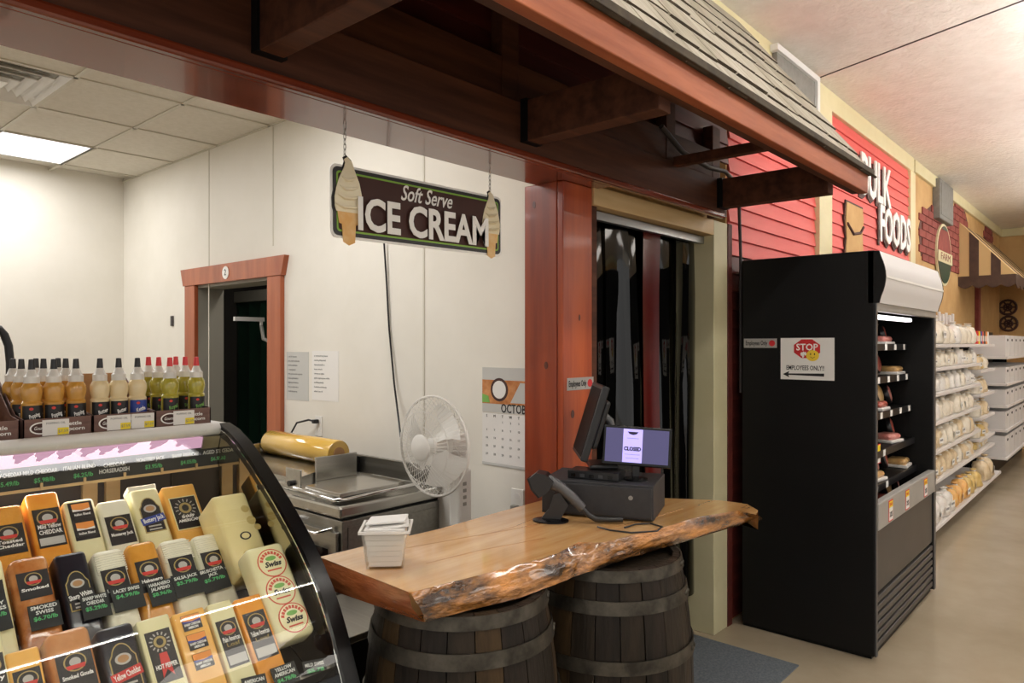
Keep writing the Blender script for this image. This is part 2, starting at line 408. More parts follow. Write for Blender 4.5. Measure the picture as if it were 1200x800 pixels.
# ------------------------------------------------------------------ ceiling lights (fixtures with their own light)
def strip_light(x, y, n):
    t = thing('strip_light', 'hanging fluorescent strip light in the long row over the aisle', 'light', T(x, y, 3.17), 'strip lights over the aisle')
    obj('housing', G().box(-1.2, 1.2, -.05, .05, -.02, .02, .006), 'white_paint', t)
    obj('tube', G().tube([(-1.18, 0, -.045), (1.18, 0, -.045)], .02, 8), 'glow_white', t, smooth=60)
    obj('tube', G().tube([(-1.18, 0, .045), (1.18, 0, .045)], .016, 8), 'glow_white', t, smooth=60)  # upward tube, added to brighten the store ceiling
    for xx in (-.9, .9): obj('hanger_rod', G().tube([(xx, 0, .02), (xx, 0, ZS - 3.17)], .006, 6), 'white_paint', t)
for i in range(6): strip_light(-2.2 + i * 2.6, .3, i)
def fill_panel_light(x, y):  # unseen panels, added as soft fill light for the store
    t = thing('fill_panel_light', 'square white panel light added out of view to fill the store with light', 'light', T(x, y, ZS), 'panel lights added to fill the store')
    obj('rim', G().box(-.63, .63, -.63, -.6, -.012, 0).box(-.63, .63, .6, .63, -.012, 0).box(-.63, -.6, -.6, .6, -.012, 0).box(.6, .63, -.6, .6, -.012, 0), 'white_paint', t)
    obj('lens', G().box(-.6, .6, -.6, .6, -.008, 0), 'glow_panel', t)
for y in (-2.2, -4.6):
    for i in range(6): fill_panel_light(-2.2 + i * 2.6, y)
def troffer(i, j, main, label):
    x1 = tcols[i]; x0 = tcols[i] - 1.14; y0 = trows[j]; y1 = y0 + .72
    t = thing('ceiling_light', label, 'light', T((x0 + x1) / 2, (y0 + y1) / 2, ZC), 'recessed lights of the white room')
    obj('lens', G().box(-.55, .55, -.34, .34, .001, .012), 'glow_troffer', t)
    obj('rim', G().box(-.57, .57, -.36, -.34, -.004, .03).box(-.57, .57, .34, .36, -.004, .03).box(-.57, -.55, -.34, .34, -.004, .03).box(.55, .57, -.34, .34, -.004, .03), 'white_paint', t)
    area('lamp', (0, 0, -.01), 1.05, .64, 19, parent=t, col=(1, .985, .965))
troffer(1, 5, 1, 'bright recessed ceiling light near the corner of the white room')
for c in ((3, 2), (1, 1), (5, 4)): troffer(c[0], c[1], 0, 'recessed ceiling light added out of view behind the wooden beam')  # extra troffers out of view, added to light the white room
# air diffuser
x1, y0 = tcols[2], trows[3]
t = thing('air_diffuser', 'square white air diffuser in the tiled ceiling by the beam', 'vent', T(x1 - .285, y0 + .36, ZC))
for k, s in enumerate((1, .78, .56, .34)):
    w0, w1 = .272 * s, .272 * s - .035; h0, h1 = .345 * s, .345 * s - .04
    z0, z1 = -.006 - .004 * k, .02 - .004 * k
    gg = G()
    vs = [(-w0, -h0, z0), (w0, -h0, z0), (w0, h0, z0), (-w0, h0, z0), (-w1, -h1, z1), (w1, -h1, z1), (w1, h1, z1), (-w1, h1, z1)]
    gg.add(vs + [(x, y, z + .006) for x, y, z in vs], [[i, (i + 1) % 4, 4 + (i + 1) % 4, 4 + i] for i in range(4)] + [[8 + i, 12 + i, 12 + (i + 1) % 4, 8 + (i + 1) % 4] for i in range(4)] + [[i, 8 + i, 8 + (i + 1) % 4, (i + 1) % 4] for i in range(4)] + [[4 + i, 4 + (i + 1) % 4, 12 + (i + 1) % 4, 12 + i] for i in range(4)])
    obj('vane', gg, 'white_paint', t)
obj('core', G().box(-.05, .05, -.06, .06, -.02, .0), 'white_paint', t)
obj('throat', G().box(-.272, .272, -.345, .345, .024, .028), 'grey_jamb', t)

t = thing('added_room_lamp', 'small unseen ceiling lamp added to light the dark room beyond the trimmed doorway', 'light', T(2.95, 5.0, 2.62))  # hidden lamp, added so the green curtain shows in the dark
obj('dome', G().lathe([(.09, 0), (.09, -.02), (.06, -.05), (0, -.06)], 16), 'glow_troffer', t, smooth=50)
area('lamp', (0, 0, -.07), .15, .15, 3.5, parent=t)
# ------------------------------------------------------------------ porch: beam, post, shake roof
BX0, BX1 = -2.4, 3.66
t = thing('header_beam', 'long dark stained header beam with reddish underside over the counter', 'beam', T(0, 1.8, 2.3))
P = T(0, -1.8, -2.3)
obj('front_board', G().box(BX0, BX1, 1.70, 1.745, 2.325, 2.50, .004), 'beam_dark', t, P)
obj('upper_board', G().box(BX0, BX1, 1.745, 1.80, 2.50, 2.665, .004), 'beam_dark', t, P)
obj('moulding', G().box(BX0, BX1, 1.688, 1.72, 2.295, 2.325, .008), 'beam_red', t, P)
obj('soffit_board', G().box(BX0, 2.60, 1.722, 1.95, 2.298, 2.33, .003), 'beam_red', t, P)
for x in (1.97, 3.16, 3.66):
    obj('stud', G().box(x - .045, x + .045, 1.742, 1.80, 2.50, 2.93 if x < 3.5 else 2.8, .003), 'beam_dark', t, P)
obj('end_board', G().box(3.66, 3.70, 1.70, 1.80, 2.31, 2.52, .003), 'beam_dark', t, P)
t = thing('wooden_post', 'glossy red brown square wooden post beside the strip curtain doorway', 'post', T(2.467, 1.905, 0))
P = T(-2.467, -1.905, 0)
obj('front_board', G().box(2.363, 2.571, 1.80, 1.83, .0, 2.298, .004), 'post_wood', t, P)
obj('side_board', G().box(2.363, 2.395, 1.834, 2.01, .0, 2.30, .004), 'post_edge', t, P)
obj('core', G().box(2.395, 2.571, 1.834, 2.01, 0, 2.298), 'post_edge', t, P)
for (px, py, rx, rz) in ((679, 372, .006, .014), (671, 485, .012, .018), (650, 560, .006, .02)):
    p = at_y(px, py, 1.80); obj('knot', G().prism(ell(rx, rz, 12), 0, .0012, on_y(p.x, 1.8, p.z)), 'knot', t, P)
for (px, py, rx, rz) in ((640, 428, .010, .016), (626, 240, .008, .016)):
    p = at_x(px, py, 2.363); obj('knot', G().prism(ell(rx, rz, 12), 0, .0012, on_x(2.363, p.y, p.z)), 'knot', t, P)
# roof over the porch
RX0, RX1, EY, EZ, TY, TZ = -2.4, 4.05, 1.065, 2.50, 1.80, 3.52
sl = Vector((0, TY - EY, TZ - EZ)); L = sl.length; sl.normalize(); nr = Vector((0, -sl.z, sl.y))
roof = thing('shake_roof', 'weathered grey shake roof over the porch with cedar fascia', 'roof', T(1, 1.8, 2.4))
P = T(-1, -1.8, -2.4)
obj('fascia', G().box(RX0, 3.965, 1.06, 1.10, 2.392, 2.50, .004), 'cedar', roof, P)
obj('fascia_back', G().box(RX0, 3.955, 1.10, 1.135, 2.396, 2.48), 'beam_dark', roof, P)
a = Vector((0, EY, EZ)); q = [a, a + sl * L, a + sl * L - nr * .02, a - nr * .02]
obj('roof_deck', G().prism([(p.y, p.z) for p in q], RX0, RX1 - .06, Matrix(((0, 0, 1, 0), (1, 0, 0, 0), (0, 1, 0, 0), (0, 0, 0, 1)))), 'beam_dark', roof, P)
obj('drip_edge', G().box(RX0, 3.99, 1.035, 1.075, 2.485, 2.512, .003), 'shake_edge', roof, P)
rows = 7; ex = L / rows
for r in range(rows):
    x = RX0 + random.uniform(0, .1)
    while x < RX1 - .02:
        wd = min(random.uniform(.13, .30), RX1 - x)
        if RX1 - (x + wd) < .08: wd = RX1 - x
        if x + wd > .6:
            lo = r * ex - (.03 if r else .016) + random.uniform(-.012, .006); hi = min(r * ex + ex * 1.25, L)
            s0 = .010 + random.uniform(-.002, .004)
            p0 = a + sl * lo; p1 = a + sl * hi
            lift = .007 if r else .002
            poly = [p0 + nr * lift, p1 + nr * .002, p1 + nr * .008, p0 + nr * (lift + s0)]
            gg = G(); k = 4
            xa, xb = x + .0008, x + wd - .0008
            vs = [(xx + random.uniform(-.002, .002), p.y, p.z) for xx in (xa, xb) for p in poly]
            gg.add(vs, [(0, 1, 2, 3), (7, 6, 5, 4), (0, 4, 5, 1), (1, 5, 6, 2), (2, 6, 7, 3), (3, 7, 4, 0)])
            o = obj('shake', gg, random.choice(('shake', 'shake', 'shake_b')), roof, P)
            o.data.materials.append(MATS['shake_edge']); o.data.polygons[5].material_index = 1; o.data.polygons[2].material_index = 1
        x += wd
def arm(x, z0, z1, wd, lab):
    t = thing('roof_bracket', lab, 'bracket', T(x, 1.70, z0), 'brackets holding the porch roof')
    obj('arm_beam', G().box(-wd / 2, wd / 2, -.565, -.002, 0, z1 - z0, .004), 'beam_dark', t)
    if wd > .05: obj('hanger', G().box(-wd / 2 - .008, wd / 2 + .008, -.03, -.001, -.002, z1 - z0 + .004), 'black_satin', t)
arm(.97, 2.36, 2.52, .07, 'dark wooden roof bracket at the top left over the cheese case')
arm(2.02, 2.355, 2.505, .075, 'dark wooden roof bracket straight above the red brown post')
arm(3.12, 2.475, 2.52, .045, 'thin dark roof bracket between the post and the cooler')
arm(3.62, 2.345, 2.495, .075, 'dark wooden roof bracket at the cooler end of the porch')
cab = [at_y(775, 148, 1.69), at_y(800, 178, 1.69), at_y(830, 196, 1.69), at_y(850, 201, 1.68), at_y(860, 212, 1.70), at_y(866, 235, 1.74), at_y(868, 300, 1.76), at_y(868, 460, 1.76)]
tag(obj('power_cable', G().tube(cab, [.013, .013, .013, .012, .011, .01, .009, .009], 8), 'base_dark', smooth=60), 'dark cable looping under the porch roof and down behind the cooler', 'cable')
# box on the wall above the roof
t = thing('wall_vent', 'grey vent panel in a white frame under the ceiling above the roof', 'vent', on_y(4.9, 1.78, 3.24))
obj('panel', G().box(-.36, .34, -.24, .24, 0, .03), 'vent_grey', t)
obj('frame', G().box(.34, .39, -.28, .28, 0, .05).box(-.4, .34, .24, .28, 0, .05), 'white_paint', t)
tag(obj('red_strip', G().box(5.31, 5.38, 1.77, 1.80, 2.9, ZS - .02, .003), 'red_siding'), 'narrow red upright strip beside the grey vent panel', 'trim')
# strip curtain
t = thing('strip_curtain', 'dark glossy plastic strip curtain hanging in the doorway', 'curtain', T(3.17, 1.875, 2.2))
obj('rail', G().box(-.54, .55, -.03, .0, -.02, .02, .002), 'galv', t)
xs = [-.53, -.355, -.18, -.02, .13, .30, .42]; wdt = [.20, .20, .20, .17, .19, .15, .13]
for i, (x, wd) in enumerate(zip(xs, wdt)):
    dep = .014 * (1 if i % 2 else -1); tw = (.01, -.012, .014, .008, -.01, .012, -.01)[i]
    rws = []
    for z in (-.01, -.3, -.8, -1.3, -1.98):
        k = min(1, abs(z) / .6)
        rws.append([(x + wd * j / 8, (.016 if i % 2 else .034) + dep * math.sin(math.pi * j / 8) * k * 1.4 + tw * (j / 8 - .5) * k + .008 * math.sin(z * 3 + i), z) for j in range(9)])
    red = (i == 3)
    obj('strip', G().sheet(rws), 'strip_red' if red else 'strip_pvc', t, smooth=80, label='dark red plastic strip' if red else None)
# things in the store room glimpsed through the curtain
tag(obj('storage_door', G().box(3.28, 3.95, 2.9, 2.95, 0, 2.2, .005).box(3.36, 3.87, 2.885, 2.9, .3, 1.0, .005).box(3.36, 3.87, 2.885, 2.9, 1.15, 2.0, .005), 'sign_red'), 'red panelled door standing in the dark room behind the strip curtain', 'door')
# ------------------------------------------------------------------ live edge counter on two barrels
SZ, SB = .98, .905
tp = [at_z(px, py, SZ) for px, py in ((480, 694), (540, 679), (607, 662), (653, 648), (677, 635), (705, 636), (740, 627), (780, 617), (815, 606), (865, 598), (886, 603))]
bt = [at_z(px, py, SB) for px, py in ((497, 728), (550, 714), (607, 700), (650, 684), (677, 673), (705, 664), (740, 652), (780, 640), (815, 630), (865, 615), (887, 610))]
def dens(pts, n):
    out = []
    for a, b in zip(pts[:-1], pts[1:]):
        for k in range(n): out.append(a.lerp(b, k / n))
    return out + [pts[-1]]
tp, bt = dens(tp, 4), dens(bt, 4)
back = [Vector(p) for p in ((2.70, 1.115, SZ), (2.775, 1.19, SZ), (2.77, 1.30, SZ), (2.70, 1.42, SZ), (2.60, 1.58, SZ), (2.50, 1.74, SZ), (2.40, 1.79, SZ), (2.345, 1.795, SZ), (2.33, 1.85, SZ), (2.0, 1.845, SZ), (1.7, 1.83, SZ), (1.45, 1.85, SZ), (1.235, 1.86, SZ))]
t = thing('live_edge_counter', 'thick glossy live edge wooden slab counter resting on two barrels', 'counter', T(1.9, 1.6, SB))
P = T(-1.9, -1.6, -SB)
g = G(); top = tp + back; n = len(top)
low = [Vector((p.x, p.y + .045, SB)) for p in bt] + [Vector((p.x, p.y, SB)) for p in back]
g.add(top + low, [list(range(n)), list(range(n, 2 * n))[::-1]] + [[i, n + i, n + (i + 1) % n, (i + 1) % n] for i in range(n)])
obj('slab', g, 'slab_top', t, P)
rws = []
for i, (a, b) in enumerate(zip(tp, bt)):
    r = []
    for k in range(9):
        u = k / 8; p = a.lerp(b, u); bul = math.sin(math.pi * u) * .014
        jit = random.uniform(-.006, .006) if 0 < k < 8 else random.uniform(-.002, .002)
        r.append((p.x, p.y - .003 - bul - jit, p.z + (.0008 if k == 0 else random.uniform(-.003, .003) if k < 8 else -.001)))
    r.append((b.x, b.y + .05, SB - .001)); rws.append(r)
obj('live_edge', G().sheet(rws), 'bark', t, P, smooth=60, label='rough bark edge under thick varnish')
e0, e1 = top[0], back[-1]; f0, f1 = Vector((bt[0].x, bt[0].y, SB)), Vector((1.215, 1.86, SB))
rws = [[tuple(e0.lerp(e1, i / 10).lerp(f0.lerp(f1, i / 10), k / 4) + Vector((-.004 - .01 * math.sin(math.pi * k / 4) + random.uniform(-.003, .003) * (0 < k < 4), 0, .0006 if k == 0 else 0))) for i in range(11)] for k in range(5)]
obj('end_edge', G().sheet(rws), 'slab_end', t, P, smooth=60, label='smooth brown varnished end')
for (pts, r) in ((((430, 650), (520, 634), (600, 620), (640, 612)), .002), (((500, 660), (560, 645), (640, 630)), .0022), (((560, 628), (600, 618), (625, 608)), .0018), (((700, 622), (760, 608), (800, 596)), .002)):
    q = dens([at_z(px, py, SZ) for px, py in pts], 4)
    poly = [(p.x, p.y - r * random.uniform(.4, 1.6)) for p in q] + [(p.x, p.y + r * random.uniform(.4, 1.6)) for p in q[::-1]]
    obj('grain_streak', G().prism(poly, SZ, SZ + .0006), 'slab_grain', t, P)

def barrel(x, y, lab, rot, R=.295):
    H = SB - .006; t = thing('barrel', lab, 'barrel', T(x, y, 0) @ RZ(rot), 'barrels under the counter')
    rad = lambda z: R - (R - .248) * ((z - H / 2) / (H / 2)) ** 2
    N = 22; zs = [0, .08, .2, .33, H / 2, .57, .7, .82, H]
    for k in range(N):
        a0, a1 = 2 * math.pi * (k + .02) / N, 2 * math.pi * (k + .98) / N
        dr = random.uniform(-.0015, .0015); vs = []; fs = []
        for z in zs:
            for aa in (a0, (a0 + a1) / 2, a1):
                rr = rad(z) + dr - (.0025 if aa != (a0 + a1) / 2 else 0); vs.append((rr * math.cos(aa), rr * math.sin(aa), z))
            for aa in (a1, a0):
                rr = rad(z) - .024; vs.append((rr * math.cos(aa), rr * math.sin(aa), z))
        for i in range(len(zs) - 1):
            for j in range(5): fs.append((i * 5 + j, i * 5 + (j + 1) % 5, (i + 1) * 5 + (j + 1) % 5, (i + 1) * 5 + j))
        fs.append([4, 3, 2, 1, 0]); m = 5 * (len(zs) - 1); fs.append([m + j for j in range(5)])
        obj('stave', G().add(vs, fs), 'stave%d' % random.choice((0, 0, 1, 1, 2)), t, smooth=50)
    obj('head', G().lathe([(.222, H - .04), (.222, H - .02)], 32), 'stave0', t)
    for z, hh in ((H - .036, .036), (.765, .042), (.585, .042), (.27, .042), (.09, .042), (.002, .036)):
        prof = [(rad(z) + .001, z), (rad(z) + .005, z), (rad(z + hh) + .005, z + hh), (rad(z + hh) + .001, z + hh)]
        h = obj('hoop', G().lathe(prof + prof[:1], 44), 'hoop', t, smooth=40)
        aa = math.radians(-72 - rot + (18 if x < 2 else 0))
        for da in (-.05, .05):
            c = (rad(z + hh / 2) + .005); M = T(c * math.cos(aa + da), c * math.sin(aa + da), z + hh / 2) @ Matrix.Rotation(aa + da, 4, 'Z') @ RY(90)
            obj('rivet', G().lathe([(.009, 0), (.008, .003), (.004, .005)], 10, M), 'hoop', h, smooth=60)
    return t
barrel(1.51, 1.53, 'dark wooden barrel under the left end of the counter, nearest the cheese case', 4)
barrel(2.118, 1.415, 'dark wooden barrel under the right end of the counter, nearer the strip curtain', 9)
# low black shelf unit in the gap by the case
t = thing('under_counter_shelf', 'black shelf unit with a grey ledge between cheese case and barrel', 'shelf', T(1.3, 2.0, 0))
obj('body', G().box(-.10, .40, .0, .34, 0, .62, .004), 'black_satin', t)
obj('ledge', G().box(-.11, .41, -.02, .35, .62, .645, .003), 'steel_dark', t)
obj('upper_panel', G().box(-.10, -.06, .02, .34, .645, .80, .003), 'black_satin', t)

# napkin tub
c = (at_z(421, 669, SZ) + at_z(482, 655, SZ)) / 2
t = thing('napkin_tub', 'clear plastic tub of folded white napkins on the counter', 'tub', T(c.x + .01, c.y + .01, SZ + .0006) @ RZ(-44))
def tub(b0, b1, h, th):
    gg = G(); o0 = [(sx * b0, sy * b0) for sx, sy in ((-1, -1), (1, -1), (1, 1), (-1, 1))]; o1 = [(x / b0 * b1, y / b0 * b1) for x, y in o0]
    i0 = [(x / b0 * (b0 - th), y / b0 * (b0 - th)) for x, y in o0]; i1 = [(x / b1 * (b1 - th), y / b1 * (b1 - th)) for x, y in o1]
    vs = [(x, y, 0) for x, y in o0] + [(x, y, h) for x, y in o1] + [(x, y, h) for x, y in i1] + [(x, y, th) for x, y in i0]
    fs = [(3, 2, 1, 0), (12, 13, 14, 15)]
    for a in (0, 4, 8): fs += [(a + i, a + (i + 1) % 4, a + 4 + (i + 1) % 4, a + 4 + i) for i in range(4)]
    return gg.add(vs, fs)
obj('tub_wall', tub(.052, .066, .108, .002), 'clear_plastic', t)
obj('rim', G().box(-.073, .073, -.073, -.066, .103, .110).box(-.073, .073, .066, .073, .103, .110).box(-.073, -.066, -.066, .066, .103, .110).box(.066, .073, -.066, .066, .103, .110), 'tub', t)
for k in range(7):
    s = .046 + .002 * k
    obj('napkin', G().box(-s, s, -s, s, .004 + k * .0155, .019 + k * .0155, .0012, RZ(random.uniform(-2, 2))), 'paper', t)
obj('napkin', G().box(-.055, .06, -.05, .055, 0, .008, .003, T(.004, .004, .113) @ RX(4) @ RY(-5) @ RZ(6)), 'paper', t)
obj('napkin', G().box(-.055, .058, -.05, .052, 0, .006, .003, T(.0, .01, .122) @ RX(-2) @ RY(-4) @ RZ(-3)), 'paper', t)

# till: drawer, printer bar, monitor, customer display, scanner
dx, dy = Vector((.358, -.934, 0)), Vector((.934, .358, 0))
fr = Vector((2.25, 1.312, SZ))
DM = frame(fr - dx * .42, dx, dy)
t = thing('cash_drawer', 'flat black metal cash drawer box on the wooden counter', 'cash drawer', DM @ T(.21, .14, .0006))
obj('body', G().box(-.21, .21, -.13, .14, .004, .13, .003), 'drawer_black', t)
obj('front', G().box(-.205, .205, -.14, -.13, .012, .122, .003), 'drawer_black', t)
obj('lock', G().lathe([(.008, 0), (.008, .004)], 12, T(.13, -.14, .085) @ RX(90)), 'steel_dark', t)
obj('foot', G().box(-.2, -.17, -.11, -.08, 0, .004).box(.17, .2, -.11, -.08, 0, .004).box(-.2, -.17, .08, .11, 0, .004).box(.17, .2, .08, .11, 0, .004), 'black_plastic', t)
ZT = SZ + .1306
t = thing('card_printer', 'slim black device with small ports lying on the cash drawer', 'device', DM @ T(.19, .10, .1308) @ RZ(-4))
obj('body', G().box(-.10, .10, -.05, .05, 0, .032, .004), 'black_plastic', t)
for k in range(5): obj('port', G().box(-.085 + k * .036, -.068 + k * .036, -.052, -.05, .008, .02), 'grey_plastic' if k % 2 else 'black_gloss', t)
# monitor turned away
pm = at_z(690, 552, ZT)
mc = Vector((2.325, 1.585, 0))
t = thing('pos_monitor', 'black till monitor tilted back and turned away beside the red post', 'monitor', frame((mc.x - .03, mc.y + .03, ZT), (-.74, -.67, 0), (.67, -.74, 0)))
# local: x along the screen width, y away from the screen's back... screen faces local -y
obj('base', G().box(-.07, .07, -.01, .10, .034, .05, .006), 'black_plastic', t)
obj('stand', G().tube([(0, .07, .045), (0, .09, .12), (0, .075, .21), (0, .03, .25)], [.022, .02, .018, .016], 8), 'grey_plastic', t, smooth=50)
Mp = T(0, -.045, .075) @ RX(-17)
pn = obj('panel', G().box(-.15, .15, -.012, .016, 0, .29, .006, Mp), 'black_plastic', t)
obj('screen', G().box(-.137, .137, -.0135, -.012, .015, .275, 0, Mp), 'screen_off', pn)
obj('back_shell', G().box(-.10, .10, .016, .045, .05, .24, .012, Mp), 'black_plastic', t)
obj('card_reader', G().box(-.165, -.15, -.01, .03, .05, .24, .003, Mp), 'grey_plastic', t)
# customer display
cc = at_z(745, 562, ZT)
rd = Vector((.56, -.828, 0)); bk = Vector((.828, .56, 0))
t = thing('customer_display', 'small black customer screen reading CLOSED in purple on the cash drawer', 'display', frame((cc.x, cc.y, ZT + .0004), rd, bk))
obj('base', G().lathe([(.045, 0), (.045, .006), (.02, .012), (.0, .013)], 24), 'black_gloss', t, smooth=40)
obj('neck', G().box(-.014, .014, .0, .018, .008, .06, .004), 'black_plastic', t)
Mp = T(0, -.012, .052) @ RY(3.2) @ RX(-8)
pn = obj('panel', G().box(-.128, .128, 0, .02, 0, .148, .004, Mp), 'black_gloss', t)
sn = obj('screen', G().box(-.117, .117, -.001, 0, .012, .138, 0, Mp), 'screen_purple', t, label='lit purple screen with a lilac notice')
Ms = Mp @ T(-.018, -.0012, .075) @ RX(90)
obj('notice', G().box(-.034, .038, -.062, .062, 0, .0006, 0, Ms), 'screen_card', sn)
text('lettering', 'CLOSED', .019, 'screen_ink', sn, Ms @ T(.002, -.012, .0012), off=.0011, width=.064)
obj('emblem', G().prism([(-.02, 0), (-.014, -.008), (0, -.012), (.014, -.008), (.02, 0)], 0, .0006, Ms @ T(.002, .052, .0008)), 'screen_ink', sn)
for k, s in enumerate(('store is', 'for today', 'thank you')): text('lettering', ('~' * 6, '~' * 8, '~' * 7)[k], .012, 'screen_ink', sn, Ms @ T(.002, (.028, -.032, -.046)[k], .0012))
# scanner
pb = at_z(648, 609, SZ)
t = thing('barcode_scanner', 'black handheld barcode scanner in its stand at the counter front', 'scanner', frame((pb.x - .02, pb.y - .005, SZ + .0006), (.5, -.866, 0), (.866, .5, 0)) @ Matrix.Diagonal((1.2, 1.2, 1.25, 1)))
obj('stand_base', G().lathe([(.05, 0), (.05, .004), (.03, .009), (0, .01)], 24, Matrix.Diagonal((1.1, .8, 1, 1))), 'black_gloss', t, smooth=40)
obj('stand_arm', G().prism([(-.03, .006), (.03, .006), (.055, .05), (.03, .085), (.012, .08), (-.005, .035)], -.012, .012, RX(90)), 'black_plastic', t)
obj('handle', G().tube([(-.01, 0, .118), (.03, 0, .098), (.07, 0, .066), (.098, 0, .04)], [.02, .017, .016, .013], 10, ), 'grey_plastic', t, smooth=60)
obj('scan_head', G().prism([(-.062, .125), (-.05, .093), (-.028, .072), (.0, .092), (.012, .118), (-.012, .138), (-.04, .142)], -.03, .03, RX(90)), 'black_plastic', t)
obj('scan_window', G().prism([(-.0635, .124), (-.0515, .094), (-.029, .072), (-.034, .069), (-.056, .092), (-.068, .124)], -.025, .025, RX(90)), 'black_gloss', t)
cb = [(.098, 0, .04), (.115, .0, .022), (.135, .0, .012), (.17, .005, .011), (.215, .01, .012)]
obj('coiled_cable', G().tube(cb, [.006, .008, .009, .009, .008], 8), 'black_plastic', t, smooth=60)
q = [at_z(px, py, SZ + .004) for px, py in ((732, 618), (745, 614), (762, 613), (776, 617), (770, 622), (740, 624), (715, 621), (700, 617))]
tag(obj('loose_cable', G().tube(q, .003, 6), 'black_plastic', smooth=60), 'thin black cable looped on the counter by the cash drawer', 'cable')
# ------------------------------------------------------------------ hanging sign
p0, p1 = at_y(388, 278, 1.85), at_y(586, 225, 1.85)
SX0, SX1 = at_y(389, 278, 1.85).x, at_y(585, 225, 1.85).x; SC = (SX0 + SX1) / 2; SW = (SX1 - SX0) / 2
t = thing('hanging_sign', 'brown Soft Serve ICE CREAM sign with two cones hung by chains', 'sign', T(SC, 1.85, 2.062))
M = RX(90) @ RZ(.7)
H = .105
def rrect(w_, h_, r, n=5):
    out = []
    for cx, cy, a0 in ((w_ - r, h_ - r, 0), (-w_ + r, h_ - r, 90), (-w_ + r, -h_ + r, 180), (w_ - r, -h_ + r, 270)):
        for k in range(n + 1):
            a = math.radians(a0 + 90 * k / n); out.append((cx + r * math.cos(a), cy + r * math.sin(a)))
    return out
obj('backing', G().prism(rrect(SW + .008, H + .008, .022), 0, .004, M), 'sign_white', t)
obj('board', G().prism(rrect(SW, H, .018), .004, .006, M), 'sign_black', t)
bo = obj('border', G().prism(rrect(SW - .012, H - .012, .012), .006, .0066, M), 'sign_green', t)
obj('field', G().prism(rrect(SW - .018, H - .018, .008), .0066, .0072, M), 'sign_brown', t)
text('lettering', 'ICE CREAM', .142, 'sign_white', t, M @ T(.0, -.037, .0195), ext=.001, off=.004, width=.59, res=3)
text('lettering', 'Soft Serve', .072, 'sign_white', t, M @ T(.0, .058, .0095), ext=.0006, shear=.35, off=.0008, width=.235, res=3)
# slab serifs of the capitals
for s, sc_ in ((-1, 1.0), (1, .92)):
    cx = s * (SW - .055)
    prof = [(-.004, .150), (.012, .138), (.02, .118), (.028, .10), (.04, .075), (.046, .05), (.052, .022), (.05, -.005), (.046, -.02), (-.046, -.02), (-.051, -.005), (-.052, .022), (-.046, .05), (-.038, .075), (-.026, .10), (-.016, .118), (-.012, .132), (-.016, .142)]
    Mi = M @ T(cx, -.012, .0075) @ Matrix.Diagonal((sc_, sc_, 1, 1))
    o2 = [(x * 1.12, (y - .06) * 1.05 + .06) for x, y in prof]
    obj('cone_outline', G().prism([(x * 1.16, (y - .06) * 1.07 + .06) for x, y in prof], 0, .0012, Mi @ T(0, 0, -.004)), 'sign_black', t)
    cn = [(-.042, -.018), (.042, -.018), (.036, -.055), (.026, -.058), (.022, -.112), (.0, -.122), (-.022, -.112), (-.026, -.058), (-.036, -.055)]
    obj('wafer_cone', G().prism(cn, 0, .002, Mi), 'cone', t)
    sw = obj('soft_serve', G().prism(prof, 0.0005, .003, Mi), 'softserve', t)
    for k, yy in enumerate((.0, .028, .056, .084)):
        wq = .05 - .0085 * k
        obj('swirl', G().tube([(-wq, yy + .004, .003), (-wq * .4, yy - .006, .004), (wq * .4, yy - .003, .004), (wq, yy + .006, .003)], [.003, .006, .006, .003], 6, Mi), 'softserve', sw, smooth=60)
for px, py in ((404, 183), (574, 222)):
    p = at_y(px, py, 1.85); lx = p.x - SC; z0 = p.z - 2.062 - .01; z1 = 2.2985 - 2.062; n = int((z1 - z0) / .017)
    gg = G()
    for k in range(n + 1):
        c = z0 + (z1 - z0) * (k + .5) / (n + 1)
        pts = [(.0045 * math.cos(a), 0, .0105 * math.sin(a)) for a in [2 * math.pi * j / 8 for j in range(9)]]
        gg.tube(pts, .0014, 4, T(lx, 0, c) @ RZ(90 * (k % 2)), cap=False)
    obj('chain', gg, 'steel_dark', t)

# ------------------------------------------------------------------ things on the white side wall
def wallp(px, py, off=0): return at_x(px, py, WX - off)
p = wallp(450, 285, .02); q = [wallp(450, 283, .02), wallp(453, 330, .012), wallp(456, 385, .01), wallp(462, 450, .02), wallp(467, 490, .05), wallp(471, 525, .12)]
tag(obj('black_wire', G().tube(q, .0055, 6), 'black_plastic', smooth=60), 'thin black wire running down the white wall to the fan', 'wire')
for (x0, x1, y0, y1, lab) in ((336, 362, 412, 470, 'grey printed notice sheet taped beside the doorway trim'), (366, 397, 411, 471, 'white printed notice sheet nearer the calendar')):
    a, b = wallp(x0, y0), wallp(x1, y1); wd, hh = abs(a.y - b.y), a.z - b.z
    t = thing('notice_sheet', lab, 'paper', on_x(WX - .0006, (a.y + b.y) / 2, (a.z + b.z) / 2), 'notices on the white wall')
    obj('sheet', G().box(-wd / 2, wd / 2, -hh / 2, hh / 2, 0, .001), 'paper_grey' if x0 == 336 else 'paper', t)
    for k in range(9): text('lettering', ''.join(random.choice('abcdefghi mnorstu') for _ in range(random.randint(14, 26))), .014, 'ink_grey', t, T(-wd * .42, hh * .40 - k * hh * .09, .0015), align='LEFT')
